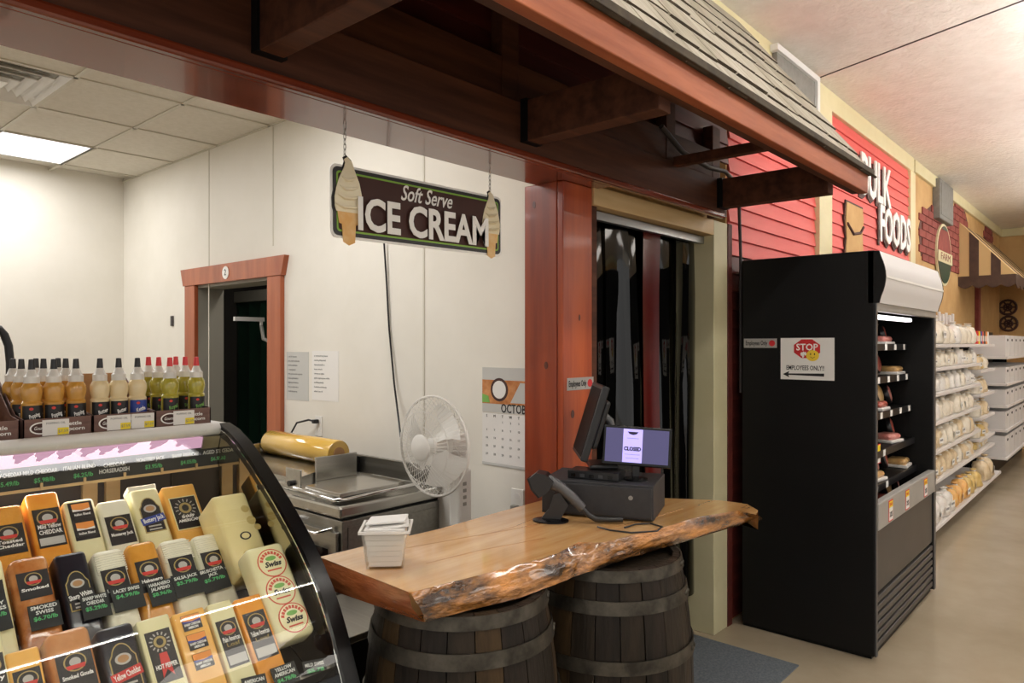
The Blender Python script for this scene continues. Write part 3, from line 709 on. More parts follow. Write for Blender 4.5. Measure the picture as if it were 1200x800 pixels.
# wall switch, outlets
def outlet(px, py, lab):
    p = wallp(px, py); t = thing('wall_outlet', lab, 'outlet', on_x(WX, p.y, p.z))
    obj('plate', G().box(-.037, .037, -.06, .06, 0, .006, .002), 'white_plastic', t)
    for s in (-1, 1): obj('socket', G().prism(ell(.017, .014, 14), .006, .0075, T(0, s * .027, 0)), 'tub', t)
    return t, p
t, p = outlet(374, 499, 'white wall outlet with a black plug above the film wrapper')
c1 = [(WX - .03, p.y, p.z + .03), (WX - .06, p.y + .02, p.z + .04), (WX - .09, p.y + .10, p.z + .02), (WX - .10, p.y + .16, p.z - .06), (WX - .11, p.y + .15, p.z - .13)]
t = thing('plug_cord', 'black plug and curved cord in the outlet behind the film wrapper', 'cord', T(*c1[0]))
obj('plug', G().box(-.015, .02, -.014, .014, -.012, .012, .004), 'black_plastic', t)
obj('cord', G().tube([Vector(q) - Vector(c1[0]) for q in c1], .006, 6), 'black_plastic', t, smooth=60)
t, p = outlet(607, 588, 'white wall outlet with a grey plug beside the red post')
t = thing('plug_cord', 'grey plug and cord hanging from the outlet beside the post', 'cord', T(WX - .008, p.y, p.z))
obj('plug', G().box(-.03, .0, -.018, .018, -.045, -.01, .006), 'hose', t)
obj('cord', G().tube([(-.03, 0, -.03), (-.05, .01, -.06), (-.055, .06, -.12), (-.05, .09, -.25)], .005, 6), 'hose', t, smooth=60)
p = wallp(202.5, 376); tag(obj('wall_switch', G().box(WX - .012, WX, p.y - .02, p.y + .02, p.z - .04, p.z + .04, .003), 'base_dark'), 'small dark switch on the white wall left of the doorway', 'switch')
# calendar
a, b = wallp(566, 430), wallp(566, 540); hh = a.z - b.z; wd = .36
t = thing('wall_calendar', 'wall calendar open at OCTOBER on the white wall by the post', 'calendar', on_x(WX - .001, a.y - wd / 2, b.z))
obj('month_page', G().box(-wd / 2, wd / 2, 0, hh * .52, 0, .003), 'paper', t)
obj('picture_page', G().box(-wd / 2, wd / 2, hh * .53, hh, 0, .003), 'paper_grey', t)
pc = obj('picture', G().box(-wd / 2, wd / 2, hh * .62, hh * .87, .003, .004), 'smoked', t, label='food photograph')
obj('plate', G().prism(ell(.055, .055, 20), .004, .0046, T(-.07, hh * .77, 0)), 'sign_brown', pc)
obj('plate_rim', G().prism(ell(.042, .042, 20), .0046, .0052, T(-.07, hh * .77, 0)), 'paper', pc)
obj('vegetable_patch', G().prism([(.0, hh * .64), (.10, hh * .64), (.13, hh * .84), (.06, hh * .85)], .004, .0046), 'paper_grey', pc)
obj('green_patch', G().prism([(-.18, hh * .63), (-.13, hh * .63), (-.14, hh * .7), (-.18, hh * .72)], .004, .0046), 'logo_green', pc)
text('lettering', 'OCTOBER', .058, 'ink', t, T(.04, hh * .575, .004), off=.0008, width=.2)
for k in range(7): text('lettering', 'SMTWTFS'[k], .018, 'ink', t, T(-wd / 2 + .03 + k * .05, hh * .49, .0042))
for r in range(5):
    for k in range(7):
        d = r * 7 + k - 1
        if 1 <= d <= 31: text('lettering', str(d), .014, 'ink_grey', t, T(-wd / 2 + .03 + k * .05, hh * (.43 - r * .085), .0042))
obj('hanger_bar', G().box(-wd / 2, wd / 2, -.012, 0, 0, .004), 'paper_grey', t)

# ------------------------------------------------------------------ stainless refrigerated table
TX0, TX1, TY0, TY1, TZ0 = 1.87, WX - .005, 2.67, 4.02, .90
t = thing('steel_worktable', 'stainless refrigerated worktable against the white wall', 'worktable', T(2.17, 3.3, 0))
P = T(-2.17, -3.3, 0)
obj('cabinet', G().box(TX0 + .02, TX1, TY0, TY1, .10, .832, .004), 'steel_dark', t, P)
obj('side_panel', G().box(TX0 + .05, TX1 - .02, TY0 - .004, TY0, .14, .80), 'steel_dark', t, P)
obj('worktop', G().box(TX0, TX1, TY0 - .01, TY1, .845, TZ0, .012), 'steel', t, P)
obj('reveal', G().box(TX0 + .03, TX1, TY0 + .012, TY1, .832, .845), 'black_satin', t, P)
obj('backsplash', G().box(TX1 - .02, TX1, TY0 - .01, TY1, TZ0, 1.0, .004), 'steel_dark', t, P)
obj('upstand', G().box(TX1 - .06, TX1 - .02, 3.30, 3.36, TZ0, .99, .003), 'black_satin', t, P)
dd = obj('door', G().box(TX0, TX0 + .02, TY0 + .02, TY0 + .62, .14, .78, .004), 'steel_dark', t, P)
obj('door_window', G().box(TX0 - .003, TX0, TY0 + .08, TY0 + .56, .2, .70), 'black_gloss', dd)
obj('handle', G().tube([(TX0 + .01, TY0 + .06, .79), (TX0 - .05, TY0 + .10, .775), (TX0 - .05, TY0 + .34, .775), (TX0 + .01, TY0 + .38, .79)], .009, 8), 'chrome', dd, smooth=60)
for s in (0, 1):
    for c in (0, 1): obj('leg', G().tube([((TX0 + .06, TX1 - .06)[s], (TY0 + .06, TY1 - .06)[c], 0), ((TX0 + .06, TX1 - .06)[s], (TY0 + .06, TY1 - .06)[c], .1)], .02, 8), 'steel_dark', t, P)
obj('basket', G().box(TX0 - .08, TX0 - .004, TY0 + .10, TY0 + .56, .2, .215).box(TX0 - .08, TX0 - .004, TY0 + .10, TY0 + .56, .40, .412).box(TX0 - .08, TX0 - .004, TY0 + .10, TY0 + .56, .56, .572), 'black_satin', dd)
jm = None
for zz, lv in ((.572, 'top'), (.412, 'middle'), (.215, 'bottom')):
    for k in range(5):
        M_ = T(TX0 - .042, TY0 + .15 + k * .088, zz + .0005)
        o = thing('sauce_bottle', 'small dark red sauce bottle on the %s rack of the steel table door' % lv, 'bottle', M_, 'red bottles on the door rack')
        obj('glass', G().lathe([(.028, 0), (.03, .01), (.03, .075), (.014, .095), (.014, .11), (0, .11)], 12), 'meat_red', o, smooth=50)
        obj('cap', G().lathe([(.016, .104), (.016, .122), (0, .122)], 10), 'cap_black', o)
# film wrapper
t = thing('film_wrapper', 'steel film wrapping machine with a roll of golden film', 'wrapper', T(2.17, 3.3, TZ0 + .0005))
P = T(-2.17, -3.3, -TZ0)
Z = TZ0
RY0, RY1 = yx(397, 2.2), yx(318, 2.2)
obj('base_plate', G().box(1.93, 2.36, 2.80, 3.72, Z, Z + .03, .004), 'steel', t, P)
obj('film_roll', G().lathe([(.035, 0), (.066, 0), (.07, .006), (.07, RY1 - RY0 - .006), (.066, RY1 - RY0), (.035, RY1 - RY0)], 32, T(2.2, RY1, Z + .15) @ RX(90)), 'film_roll', t, P, smooth=40)
obj('core_tube', G().lathe([(.03, -.004), (.034, -.004), (.034, RY1 - RY0 + .004), (.03, RY1 - RY0 + .004)], 20, T(2.2, RY1, Z + .15) @ RX(90)), 'cardboard', t, P, smooth=40)
for y in (RY0 - .02, RY1 + .008): obj('side_bracket', G().box(2.05, 2.30, y, y + .012, Z + .03, Z + .15, .003), 'steel', t, P)
obj('deck', G().prism([(1.95, Z + .03), (2.30, Z + .03), (2.30, Z + .08), (2.12, Z + .085), (1.95, Z + .055)], RY0, RY1, Matrix(((1, 0, 0, 0), (0, 0, 1, 0), (0, 1, 0, 0), (0, 0, 0, 1)))), 'steel', t, P)
hp = obj('heat_plate', G().box(1.90, 2.24, 2.70, 2.98, Z + .028, Z + .05, .004), 'steel', t, P)
obj('plate_rod', G().tube([(2.36, 2.688, Z + .03), (1.92, 2.688, Z + .02), (1.885, 2.72, Z + .02), (1.885, 3.05, Z + .03)], .009, 8), 'chrome', t, P, smooth=60)
obj('upright_tab', G().box(1.905, 1.915, 3.03, 3.16, Z + .03, Z + .115, .003), 'steel', t, P)
obj('knob', G().lathe([(.014, 0), (.014, .02)], 12, T(1.905, 3.1, Z + .045) @ RY(-90)), 'black_plastic', t, P)

# ------------------------------------------------------------------ pedestal fan
fx, fy, fz = 2.075, 2.275, 1.185
t = thing('pedestal_fan', 'white pedestal fan facing left in front of the steel table', 'fan', T(fx + .19, fy + .03, 0))
P = T(-(fx + .19), -(fy + .03), 0)
obj('base', G().lathe([(.19, 0), (.19, .015), (.06, .035), (.03, .05), (0, .05)], 28, T(fx + .19, fy + .03, 0)), 'fan_white', t, P, smooth=40)
obj('pole', G().tube([(fx + .19, fy + .03, .05), (fx + .19, fy + .03, .8)], .016, 12), 'fan_white', t, P, smooth=60)
ctl = obj('control_box', G().box(fx + .15, fx + .23, fy - .005, fy + .065, .80, 1.06, .012), 'fan_white', t, P)
for k in range(4): obj('button', G().box(fx + .172, fx + .192, fy - .009, fy - .004, .9 + k * .03, .916 + k * .03, .002), 'hose', ctl)
obj('neck', G().tube([(fx + .19, fy + .03, 1.04), (fx + .18, fy + .02, 1.12), (fx + .14, fy, fz)], [.03, .028, .03], 10), 'fan_white', t, P, smooth=60)
obj('motor', G().lathe([(.0, 0), (.045, .01), (.06, .05), (.058, .12), (.04, .13)], 20, T(fx + .18, fy, fz) @ RY(-90)), 'fan_white', t, P, smooth=50)
R0 = .212
def ring(r, x, rr): return [(x, fy + r * math.cos(a), fz + r * math.sin(a)) for a in [2 * math.pi * k / 40 for k in range(41)]]
obj('rim', G().tube(ring(R0, fx, .0), .006, 6, cap=False), 'fan_white', t, P, smooth=60)
for side, dep, nm in ((-1, .075, 'front_grille'), (1, .07, 'rear_grille')):
    gg = G()
    for k in range(54):
        a = 2 * math.pi * k / 54
        gg.tube([(fx + side * dep * (1 - (r / R0) ** 4), fy + r * math.cos(a), fz + r * math.sin(a)) for r in (.05, .1, .15, .19, R0)], .0011, 3, cap=False)
    for r in (.09, .15): gg.tube(ring(r, fx + side * dep * (1 - (r / R0) ** 4), 0), .0016, 4, cap=False)
    obj(nm, gg, 'fan_white', t, P, smooth=60)
obj('badge', G().lathe([(.056, 0), (.056, .006), (.045, .012), (0, .013)], 28, T(fx - .07, fy, fz) @ RY(-90)), 'fan_white', t, P, smooth=40)
for k in range(3):
    rws = []
    for r in (.03, .08, .13, .175):
        w_ = .35 + .55 * (r / .175) * (1.15 - .3 * r / .175)
        rws.append([(fx + .02 - .05 * (j / 6 - .5), fy + r * math.cos(2.094 * k + w_ * (j / 3 - 1)), fz + r * math.sin(2.094 * k + w_ * (j / 3 - 1))) for j in range(7)])
    obj('blade', G().sheet(rws, .002), 'fan_white', t, P, smooth=60)
obj('hub', G().lathe([(.035, -.03), (.035, .03), (.02, .04)], 18, T(fx + .02, fy, fz) @ RY(-90)), 'fan_white', t, P, smooth=40)

# ------------------------------------------------------------------ beyond the trimmed doorway
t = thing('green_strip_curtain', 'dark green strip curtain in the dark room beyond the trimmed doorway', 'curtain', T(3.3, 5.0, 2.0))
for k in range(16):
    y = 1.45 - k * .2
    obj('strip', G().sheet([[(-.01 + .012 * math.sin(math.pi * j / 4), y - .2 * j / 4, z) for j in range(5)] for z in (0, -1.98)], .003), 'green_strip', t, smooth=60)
obj('header', G().box(-.03, .03, -1.8, 1.5, 0, .1, .004), 'grey_jamb', t)
hz = [Vector((2.8, 4.98, 1.76)), Vector((2.8, 4.95, 1.66)), Vector((2.88, 4.85, 1.6)), Vector((2.86, 4.7, 1.45)), Vector((2.84, 4.5, 1.2)), Vector((2.84, 4.3, .95)), Vector((2.84, 4.2, .6))]
t = thing('hose', 'grey hose on a hook inside the dark doorway', 'hose', T(*hz[0]))
obj('tube', G().tube([p - hz[0] for p in hz], .014, 8), 'hose', t, smooth=60)
obj('hook', G().tube([(0, .0, .06), (0, 0, 0)], .012, 6).box(-.215, .02, -.012, .012, .03, .06), 'white_plastic', t)
q = [at_y(0, 386, 3.4), at_y(5, 392, 3.4), at_y(10, 405, 3.4), at_y(12, 425, 3.4), at_y(12, 470, 3.4), at_y(12, 560, 3.4)]
tag(obj('spray_hose', G().tube([q[0] + Vector((-.1, 0, .02))] + q + [Vector((q[-1].x, 3.4, .0))], .016, 8), 'black_plastic', smooth=60), 'black flexible hose arching up behind the bottles at left', 'hose')
# ------------------------------------------------------------------ curved glass cheese case
XE = 1.15; XL = -1.3
prof_px = ((265, 495), (277, 503), (290, 517), (305, 538), (320, 561), (335, 585), (350, 611), (363, 635), (375, 661), (386, 688), (395, 714), (403, 742), (410, 771), (418, 803))
pf = [at_x(px, py, XE) for px, py in prof_px]; pf = [(p.y, p.z) for p in pf]
pf += [(1.535, .66), (1.525, .58)]
YZ = Matrix(((0, 0, 1, 0), (1, 0, 0, 0), (0, 1, 0, 0), (0, 0, 0, 1)))      # (y, z, x) -> world
case = thing('cheese_case', 'curved glass refrigerated cheese display case with black end frame', 'display case', T(0, 2.1, 0))
P = T(0, -2.1, 0)
def offs(pts, d):
    out = []
    for i, p in enumerate(pts):
        a = Vector(pts[max(i - 1, 0)]); b = Vector(pts[min(i + 1, len(pts) - 1)]); t_ = (b - a).normalized()
        out.append((p[0] - t_.y * d, p[1] + t_.x * d))
    return out
inn = offs(pf, .038)      # towards the inside of the case
if inn[5][0] < pf[5][0]: inn = offs(pf, -.038)
obj('end_frame', G().prism(pf + inn[::-1], XE - .03, XE + .012, YZ), 'black_gloss', case, P, smooth=50)
mid = [((a[0] * .9 + b[0] * .1), (a[1] * .9 + b[1] * .1)) for a, b in zip(pf, inn)]
def spline(pts, n):
    out = []
    for i in range(len(pts) - 1):
        p0, p1, p2, p3 = (Vector(pts[max(i - 1, 0)]), Vector(pts[i]), Vector(pts[i + 1]), Vector(pts[min(i + 2, len(pts) - 1)]))
        for k in range(n):
            u = k / n
            out.append(tuple(.5 * (2 * p1 + (p2 - p0) * u + (2 * p0 - 5 * p1 + 4 * p2 - p3) * u * u + (3 * p1 - p0 - 3 * p2 + p3) * u ** 3)))
    return out + [tuple(pts[-1])]
for _ in range(3): mid = [mid[0]] + [tuple((Vector(mid[i - 1]) + Vector(mid[i]) * 2 + Vector(mid[i + 1])) / 4) for i in range(1, len(mid) - 1)] + [mid[-1]]
mid = spline(mid, 6)
obj('front_glass', G().sheet([[(x, y, z) for x in [XL + (XE - .03 - XL) * k / 16 for k in range(17)]] for y, z in mid]), 'case_glass', case, P, smooth=60)
obj('glass_edge', G().sheet([[(x, y, z) for x in (XE - .036, XE - .0302)] for y, z in offs(pf, -.012 if inn == offs(pf, -.038) else .012)], .004), 'chrome', case, P)
endpoly = inn + [(1.56, .5), (2.64, .5), (2.64, 1.33)]
obj('end_mirror', G().prism(endpoly, XE - .028, XE - .01, YZ), 'mirror', case, P)
obj('end_skin', G().prism(endpoly, XE - .009, XE + .002, YZ), 'black_satin', case, P)
obj('canopy', G().box(XL, XE + .01, 2.275, 2.68, 1.315, 1.36, .004), 'white_paint', case, P)
obj('front_rail', G().tube([(XL, 2.265, 1.345), (XE - .03, 2.265, 1.345)], .021, 12), 'white_paint', case, P, smooth=60)
XP = xy(237, 2.26)
lt = obj('light_lens', G().prism([(2.255, 1.322), (2.29, 1.322), (2.29, 1.288), (2.268, 1.288)], XL, XP, YZ), 'glow_pink', case, P, label='pink glowing light strip')
area('lamp', (0.0, .20, 1.222), 2.0, .03, 5.0, rot=(0, 0, 0), col=(1, .93, .86), parent=case)
obj('lens_end', G().prism([(2.25, 1.324), (2.30, 1.324), (2.30, 1.284), (2.262, 1.284)], XP, XE - .03, YZ), 'steel_dark', case, P)
rail = obj('price_rail', G().box(XL, XE - .03, 2.268, 2.282, 1.228, 1.288), 'chalk_card', case, P, label='black chalk price strip')
obj('rail_edge', G().box(XL, XE - .03, 2.264, 2.284, 1.220, 1.228), 'pale_pine', case, P)
RW = on_y(0, 2.2675, 0)
for px, a_, b_ in ((4, 'YELLOW CHEDDAR', '$5.49/lb'), (47, 'MILD CHEDDAR', '$5.98/lb'), (93, 'ITALIAN BLEND', '$6.25/lb'), (134, 'CHEDDAR\nHORSERADISH', ''), (176, 'MONTEREY JACK', '$3.95/lb'), (217, 'SHARP AMERICAN', '$4.05/lb'), (252, 'AGED SWISS', '$6.95/lb'), (281, 'BABY SWISS', '$4.95/lb')):
    x = xy(px, 2.268)
    text('lettering', a_, .017, 'chalk_white', rail, RW @ T(x, 1.270 if '\n' not in a_ else 1.258, .001), off=.0003, width=.082)
    if b_: text('lettering', b_, .017, 'chalk_green', rail, RW @ T(x + .01, 1.247, .001), off=.0003, width=.05)
for k in range(12):
    x = XP - .02 - k * .107
    obj('rail_clip', G().box(x, x + .006, 2.260, 2.266, 1.224, 1.240), 'pale_pine', rail)
# back of the case, deck steps and base
obj('back_panel', G().box(XL, XE - .03, 2.62, 2.66, .6, 1.315), 'base_dark', case, P)
for x in (XL + .2, .30, .42, .83, .90):
    obj('door_stile', G().box(x, x + .045, 2.598, 2.62, .95, 1.315, .003), 'pale_pine', case, P)
N_ = Vector((0, -.766, .643)); U_ = Vector((0, .643, .766))
rows_ = [(2.25, 1.19), (2.055, 1.08), (1.775, .957)]
lens_ = [.30, .27, .24]
deckpts = []
for (y, z), l in zip(rows_, lens_):
    b_ = Vector((0, y, z)) - U_ * (l + .003); c_ = b_ - N_ * .10
    obj('deck_step', G().prism([(b_.y, b_.z), (c_.y, c_.z), (c_.y - .006, c_.z - .007), (b_.y - .006, b_.z - .007)], XL, XE - .03, YZ), 'steel_dark', case, P)
b_ = Vector((0, *rows_[0])) - U_ * .303 - N_ * .105; e_ = Vector((0, *rows_[2])) - U_ * .263
obj('deck', G().prism([(b_.y + .25, b_.z + .02), (b_.y, b_.z - .01), (e_.y + .02, e_.z - .09), (1.58, e_.z - .09), (1.58, .60), (2.62, .60)], XL, XE - .03, YZ), 'black_satin', case, P)
obj('front_ledge', G().box(XL, XE - .03, 1.56, 1.615, .672, .69, .004).box(XL, XE - .03, 1.555, 1.568, .69, .712, .003), 'chrome', case, P)
obj('base', G().box(XL, XE + .01, 1.56, 2.68, 0, .58, .01), 'black_satin', case, P)
obj('bumper', G().box(XL, XE + .012, 1.515, 1.56, .52, .585, .008), 'black_gloss', case, P)

# ------------------------------------------------------------------ cheeses
def rowpt(px, py, row, off=0):
    r = ray(px, py); p0 = Vector((0, *rows_[row])) + N_ * off; o = Vector((0, 0, EYE))
    return o + r * ((p0 - o).dot(N_) / r.dot(N_))
def emblem(par, x, y, r, z=.0012, ring='gold_print', mid_='red_print'):
    e = obj('emblem', G().prism([(r * 1.15 * math.cos(a), r * math.sin(a)) for a in [math.pi * 2 * k / 16 for k in range(16)]], 0, .0004, T(x, y, z)), ring, par)
    obj('emblem_centre', G().prism(ell(r * .85, r * .68, 14), .0004, .0008, T(x, y, z)), 'label_black', e) if 0 else None
    return e
def lab_classic(t, w_, y0, y1, body, sub='', paper=True, tilt=0):
    """dark label with a round emblem over white lettering"""
    lw = w_ * .40; M = T(0, 0, .0012) @ RZ(tilt)
    l = obj('label', G().box(-lw, lw, y0, y1, 0, .0012, 0, M), 'label_black', t)
    h = y1 - y0; r = min(lw * .72, h * .24)
    for rr, zz, mm in ((1, .0014, 'gold_print'), (.86, .0018, 'label_black'), (.5, .0022, 'label_grey')):
        obj('emblem', G().prism(ell(r * rr * 1.1, r * rr, 18, 0, y1 - r * 1.25), zz, zz + .0004, M), mm, l)
    obj('banner', G().prism([(-r * .8, y1 - r * 2.0), (r * .8, y1 - r * 2.0), (r * .95, y1 - r * 1.55), (-r * .95, y1 - r * 1.55)], .0026, .003, M), 'red_print', l)
    text('lettering', body, h * .15, 'sign_white', l, M @ T(0, y1 - r * 2.75, .002), off=.0003, width=lw * 1.7)
    if sub: text('lettering', sub, h * .12, 'gold_print', l, M @ T(0, y1 - r * 3.5, .002), width=lw * 1.3)
    if paper: obj('sticker', G().box(-lw * .9, lw * .9, y0 + h * .05, y0 + h * .24, .0014, .002, 0, M), 'label_grey', l)
    return l
def lab_seal(t, w_, y0, y1, body, red=True):
    """tall black label with a spoked round seal"""
    lw = w_ * .38; l = obj('label', G().box(-lw, lw, y0, y1, .0012, .0024), 'label_black', t); r = lw * .62; cy_ = y1 - lw
    obj('label_border', G().box(-lw - .003, lw + .003, y0 - .003, y1 + .003, .0008, .0018), 'pale_cheese', t)
    for k in range(14):
        a = 2 * math.pi * k / 14
        obj('seal_ray', G().box(-.0016, .0016, r * .95, r * 1.35, .0026, .003, 0, T(0, cy_, 0) @ Matrix.Rotation(a, 4, 'Z')), 'label_grey', l)
    obj('seal', G().prism(ell(r * .8, r * .8, 18, 0, cy_), .0026, .003), 'gold_print', l)
    obj('seal_centre', G().prism(ell(r * .45, r * .5, 12, 0, cy_), .003, .0034), 'label_black', l)
    if red: obj('ribbon', G().prism([(-lw * .45, y0 + .012), (0, y0 + .03), (lw * .45, y0 + .012), (lw * .3, cy_ - r * 1.5), (-lw * .3, cy_ - r * 1.5)], .0026, .003), 'red_print', l)
    text('lettering', body, (y1 - y0) * .12, 'sign_white', l, T(0, y0 + (y1 - y0) * .3, .0042), off=.0004, width=lw * 1.7)
    return l
def lab_arch(t, w_, y0, y1, banner, bm):
    lw = w_ * .36; h = y1 - y0
    arch = [(-lw, y0), (lw, y0), (lw, y1 - h * .3)] + [(lw * math.cos(a) * .8, y1 - h * .3 + h * .3 * math.sin(a)) for a in [math.pi * k / 10 for k in range(1, 10)]] + [(-lw, y1 - h * .3)]
    l = obj('label', G().prism(arch, .001, .0016), 'gold_print', t)
    obj('label_field', G().prism([(x * .9, (y - (y0 + y1) / 2) * .94 + (y0 + y1) / 2) for x, y in arch], .0016, .0022), 'label_black', l)
    obj('emblem', G().prism(ell(lw * .6, lw * .45, 18, 0, y1 - h * .33), .0022, .0028), 'label_grey', l)
    obj('emblem_centre', G().prism(ell(lw * .42, lw * .3, 14, 0, y1 - h * .33), .0028, .0032), 'cardboard', l)
    b_ = obj('banner', G().box(-lw * 1.15, lw * 1.15, -h * .1, h * .1, .0032, .004, 0, T(0, y0 + h * .35, 0) @ RZ(9)), bm, l)
    text('lettering', banner, h * .17, 'sign_white', l, T(0, y0 + h * .35, .0052) @ RZ(9), off=.0003, width=lw * 2.0)
    for k in range(2): obj('print_line', G().box(-lw * .6, lw * .6, y0 + h * (.06 + k * .09), y0 + h * (.10 + k * .09), .0024, .0028), 'label_grey', l)
def lab_patches(t, w_, n, y0, y1, dark, names):
    lw = w_ * .36; h = (y1 - y0) / n
    if dark: obj('label', G().box(-lw * 1.05, lw * 1.05, y0, y1, .0008, .0014), 'label_black', t)
    for k in range(n):
        yb = y1 - (k + 1) * h
        l = obj('label', G().box(-lw * .8, lw * .8, yb + h * .12, yb + h * .92, .0014, .0022), 'label_black' if not dark else 'label_black', t)
        obj('picture', G().box(-lw * .78, lw * .78, yb + h * .5, yb + h * .9, .0022, .0028), 'orange_print', l)
        obj('picture_stripe', G().prism([(-lw * .78, yb + h * .5), (lw * .78, yb + h * .5), (lw * .78, yb + h * .62), (0, yb + h * .54), (-lw * .78, yb + h * .62)], .0028, .0032), 'sign_white' if dark else 'blue_print', l)
        text('lettering', names, h * .17, 'sign_white', l, T(0, yb + h * .32, .0032), off=.0002, width=lw * 1.4)
def cheese(row, tl, tr, m, lab, L=None, th=.072, bev=.012, off=0, name='cheese_block', cat='cheese'):
    a = rowpt(*tl, row, off); b = rowpt(*tr, row, off); w_ = (b.x - a.x) - .002; c = (a + b) / 2
    L = L or (lens_[row] + (c - Vector((0, *rows_[row]))).dot(U_) - .002)
    base = c - U_ * L
    M = frame(base, (1, 0, 0), U_)
    t = thing(name, lab, cat, M, 'cheeses in the display case')
    bm = bmesh.new(); bmesh.ops.create_cube(bm, size=1)
    bmesh.ops.scale(bm, vec=(w_, L, th), verts=bm.verts); bmesh.ops.translate(bm, vec=(0, L / 2, -th / 2), verts=bm.verts)
    bmesh.ops.bevel(bm, geom=bm.edges[:], offset=bev, segments=3, affect='EDGES', profile=.5)
    me = bpy.data.meshes.new('loaf'); bm.to_mesh(me); bm.free(); me.materials.append(MATS[m]); me.shade_smooth(); me.set_sharp_from_angle(angle=math.radians(35))
    link('loaf', me, t)
    return t, w_, L
# back row
t, w_, L = cheese(0, (-22, 594), (26, 590), 'golden', 'golden cheddar block at the far left of the back row'); lab_classic(t, w_, L - .145, L - .06, 'Toasted\nCheddar', paper=False)
t, w_, L = cheese(0, (27, 577), (68, 575), 'cheddar', 'orange mild yellow cheddar block in the back row'); lab_classic(t, w_, L - .17, L - .055, 'Mild Yellow\nCHEDDAR')
t, w_, L = cheese(0, (72, 586), (110, 582), 'pale_cheese', 'pale Italian blend block with a full length black label'); lab_patches(t, w_, 2, L - .13, L - .012, True, 'Italian Blend'); 
t, w_, L = cheese(0, (112, 587), (150, 583), 'white_cheese', 'plain white block with a low dark label in the back row'); lab_classic(t, w_, L - .145, L - .055, 'Monterey Jack', paper=False)
t, w_, L = cheese(0, (150, 573), (185, 570), 'pale_cheese', 'tall white block with a blue Buttery Jack banner'); lab_arch(t, w_, L - .15, L - .035, 'Buttery Jack', 'blue_print')
obj('plastic_flap', G().box(-w_ * .5, w_ * .5, L - .004, L + .014, -.05, -.006, .004), 'film', t)
t, w_, L = cheese(0, (188, 570), (227, 567), 'cheddar_pale', 'orange sharp American block beside the big Swiss', bev=.005); lab_seal(t, w_, L - .15, L - .045, 'SHARP\nAMERICAN', red=False)
t, w_, L = cheese(0, (246, 580), (288, 576), 'swiss', 'large holed Swiss wedge in the back row near the end frame', th=.12, off=.135, L=.26)
for (hx, hy, r) in ((w_ * .30, L - .06, .012), (w_ * .36, L - .10, .014), (w_ * .47, L - .125, .010), (-w_ * .1, L - .2, .009)):
    obj('hole', G().lathe([(r, .0008), (r * .7, -.0), (0, .0004)], 14, T(hx, hy, 0)), 'swiss_hole', t)
s_ = obj('stamp', G().prism(ell(.017, .013, 18), .0006, .0012, T(w_ * .05, L - .145, 0)), 'label_black', t)
obj('stamp_print', G().prism(ell(.012, .009, 16), .0012, .0016, T(w_ * .05, L - .145, 0)), 'swiss', s_)
# middle row
t, w_, L = cheese(1, (-50, 660), (3, 653), 'pale_cheese', 'pale yellow block cut by the left edge of the picture'); lab_classic(t, w_, L - .15, L - .06, 'Swiss', paper=False)
t, w_, L = cheese(1, (8, 653), (56, 648), 'smoked', 'shiny brown smoked Swiss loaf in the middle row', bev=.018); lab_classic(t, w_, L - .115, L - .045, 'Smoked', paper=False)
t, w_, L = cheese(1, (61, 648), (101, 645), 'black_wrap', 'black wrapped loaf beside the smoked Swiss'); lab_arch(t, w_, L - .16, L - .055, 'Sharp White', 'label_black')
for (a_, b_, m, lab) in (((106, 645), (144, 640), 'white_cheese', 'white ribbed loaf beside the black wrapped loaf'), ((146, 636), (182, 631), 'golden', 'orange shrink wrapped loaf between the white ribbed loaves'), ((185, 633), (221, 627), 'white_cheese', 'white ribbed loaf right of the orange wrapped loaf'), ((223, 627), (255, 622), 'white_cheese', 'white ribbed loaf in the middle row next to the Swiss')):
    t, w_, L = cheese(1, a_, b_, m, lab, bev=.016)
    lab_classic(t, w_, L - .15, L - .06, 'Lacey Swiss' if m == 'white_cheese' else 'Habanero', paper=False)
    if m == 'white_cheese':
        for k in range(9): obj('rib', G().tube([(-w_ * .47, L - .016 - k * .0065, -.001), (w_ * .47, L - .016 - k * .0065, -.001)], .0022, 5), 'film', t, smooth=60)
t, w_, L = cheese(1, (286, 641), (331, 635), 'pale_cheese', 'long wrapped cream loaf with three round red seals', L=.275, bev=.014, off=.14)
def red_seal(t, x, y, r):
    e = obj('seal', G().prism(ell(r, r, 28, x, y), .0006, .001), 'logo_red', t)
    obj('seal_ring', G().prism(ell(r * .92, r * .92, 28, x, y), .001, .0013), 'pale_cheese', e)
    for k in range(9):
        a = math.radians(20 + k * 17.5); obj('seal_letter', G().box(-.0035, .0035, -.0045, .0045, .0013, .0016, 0, T(x + r * .72 * math.cos(a), y + r * .72 * math.sin(a), 0) @ Matrix.Rotation(a - math.pi / 2, 4, 'Z')), 'logo_red', e)
    obj('seal_field', G().prism(ell(r * .38, r * .16, 14, x, y + r * .32), .0013, .0017), 'logo_green', e)
    text('lettering', 'Swiss', r * .5, 'label_black', e, T(x, y - r * .1, .002), shear=.3, off=.0008, width=r * 1.2)
    obj('seal_base', G().box(x - r * .5, x + r * .5, y - r * .55, y - r * .45, .0013, .0017), 'logo_red', e)
for k in range(3): red_seal(t, (.004, .0, .006)[k], L - .058 - k * .082, .042)
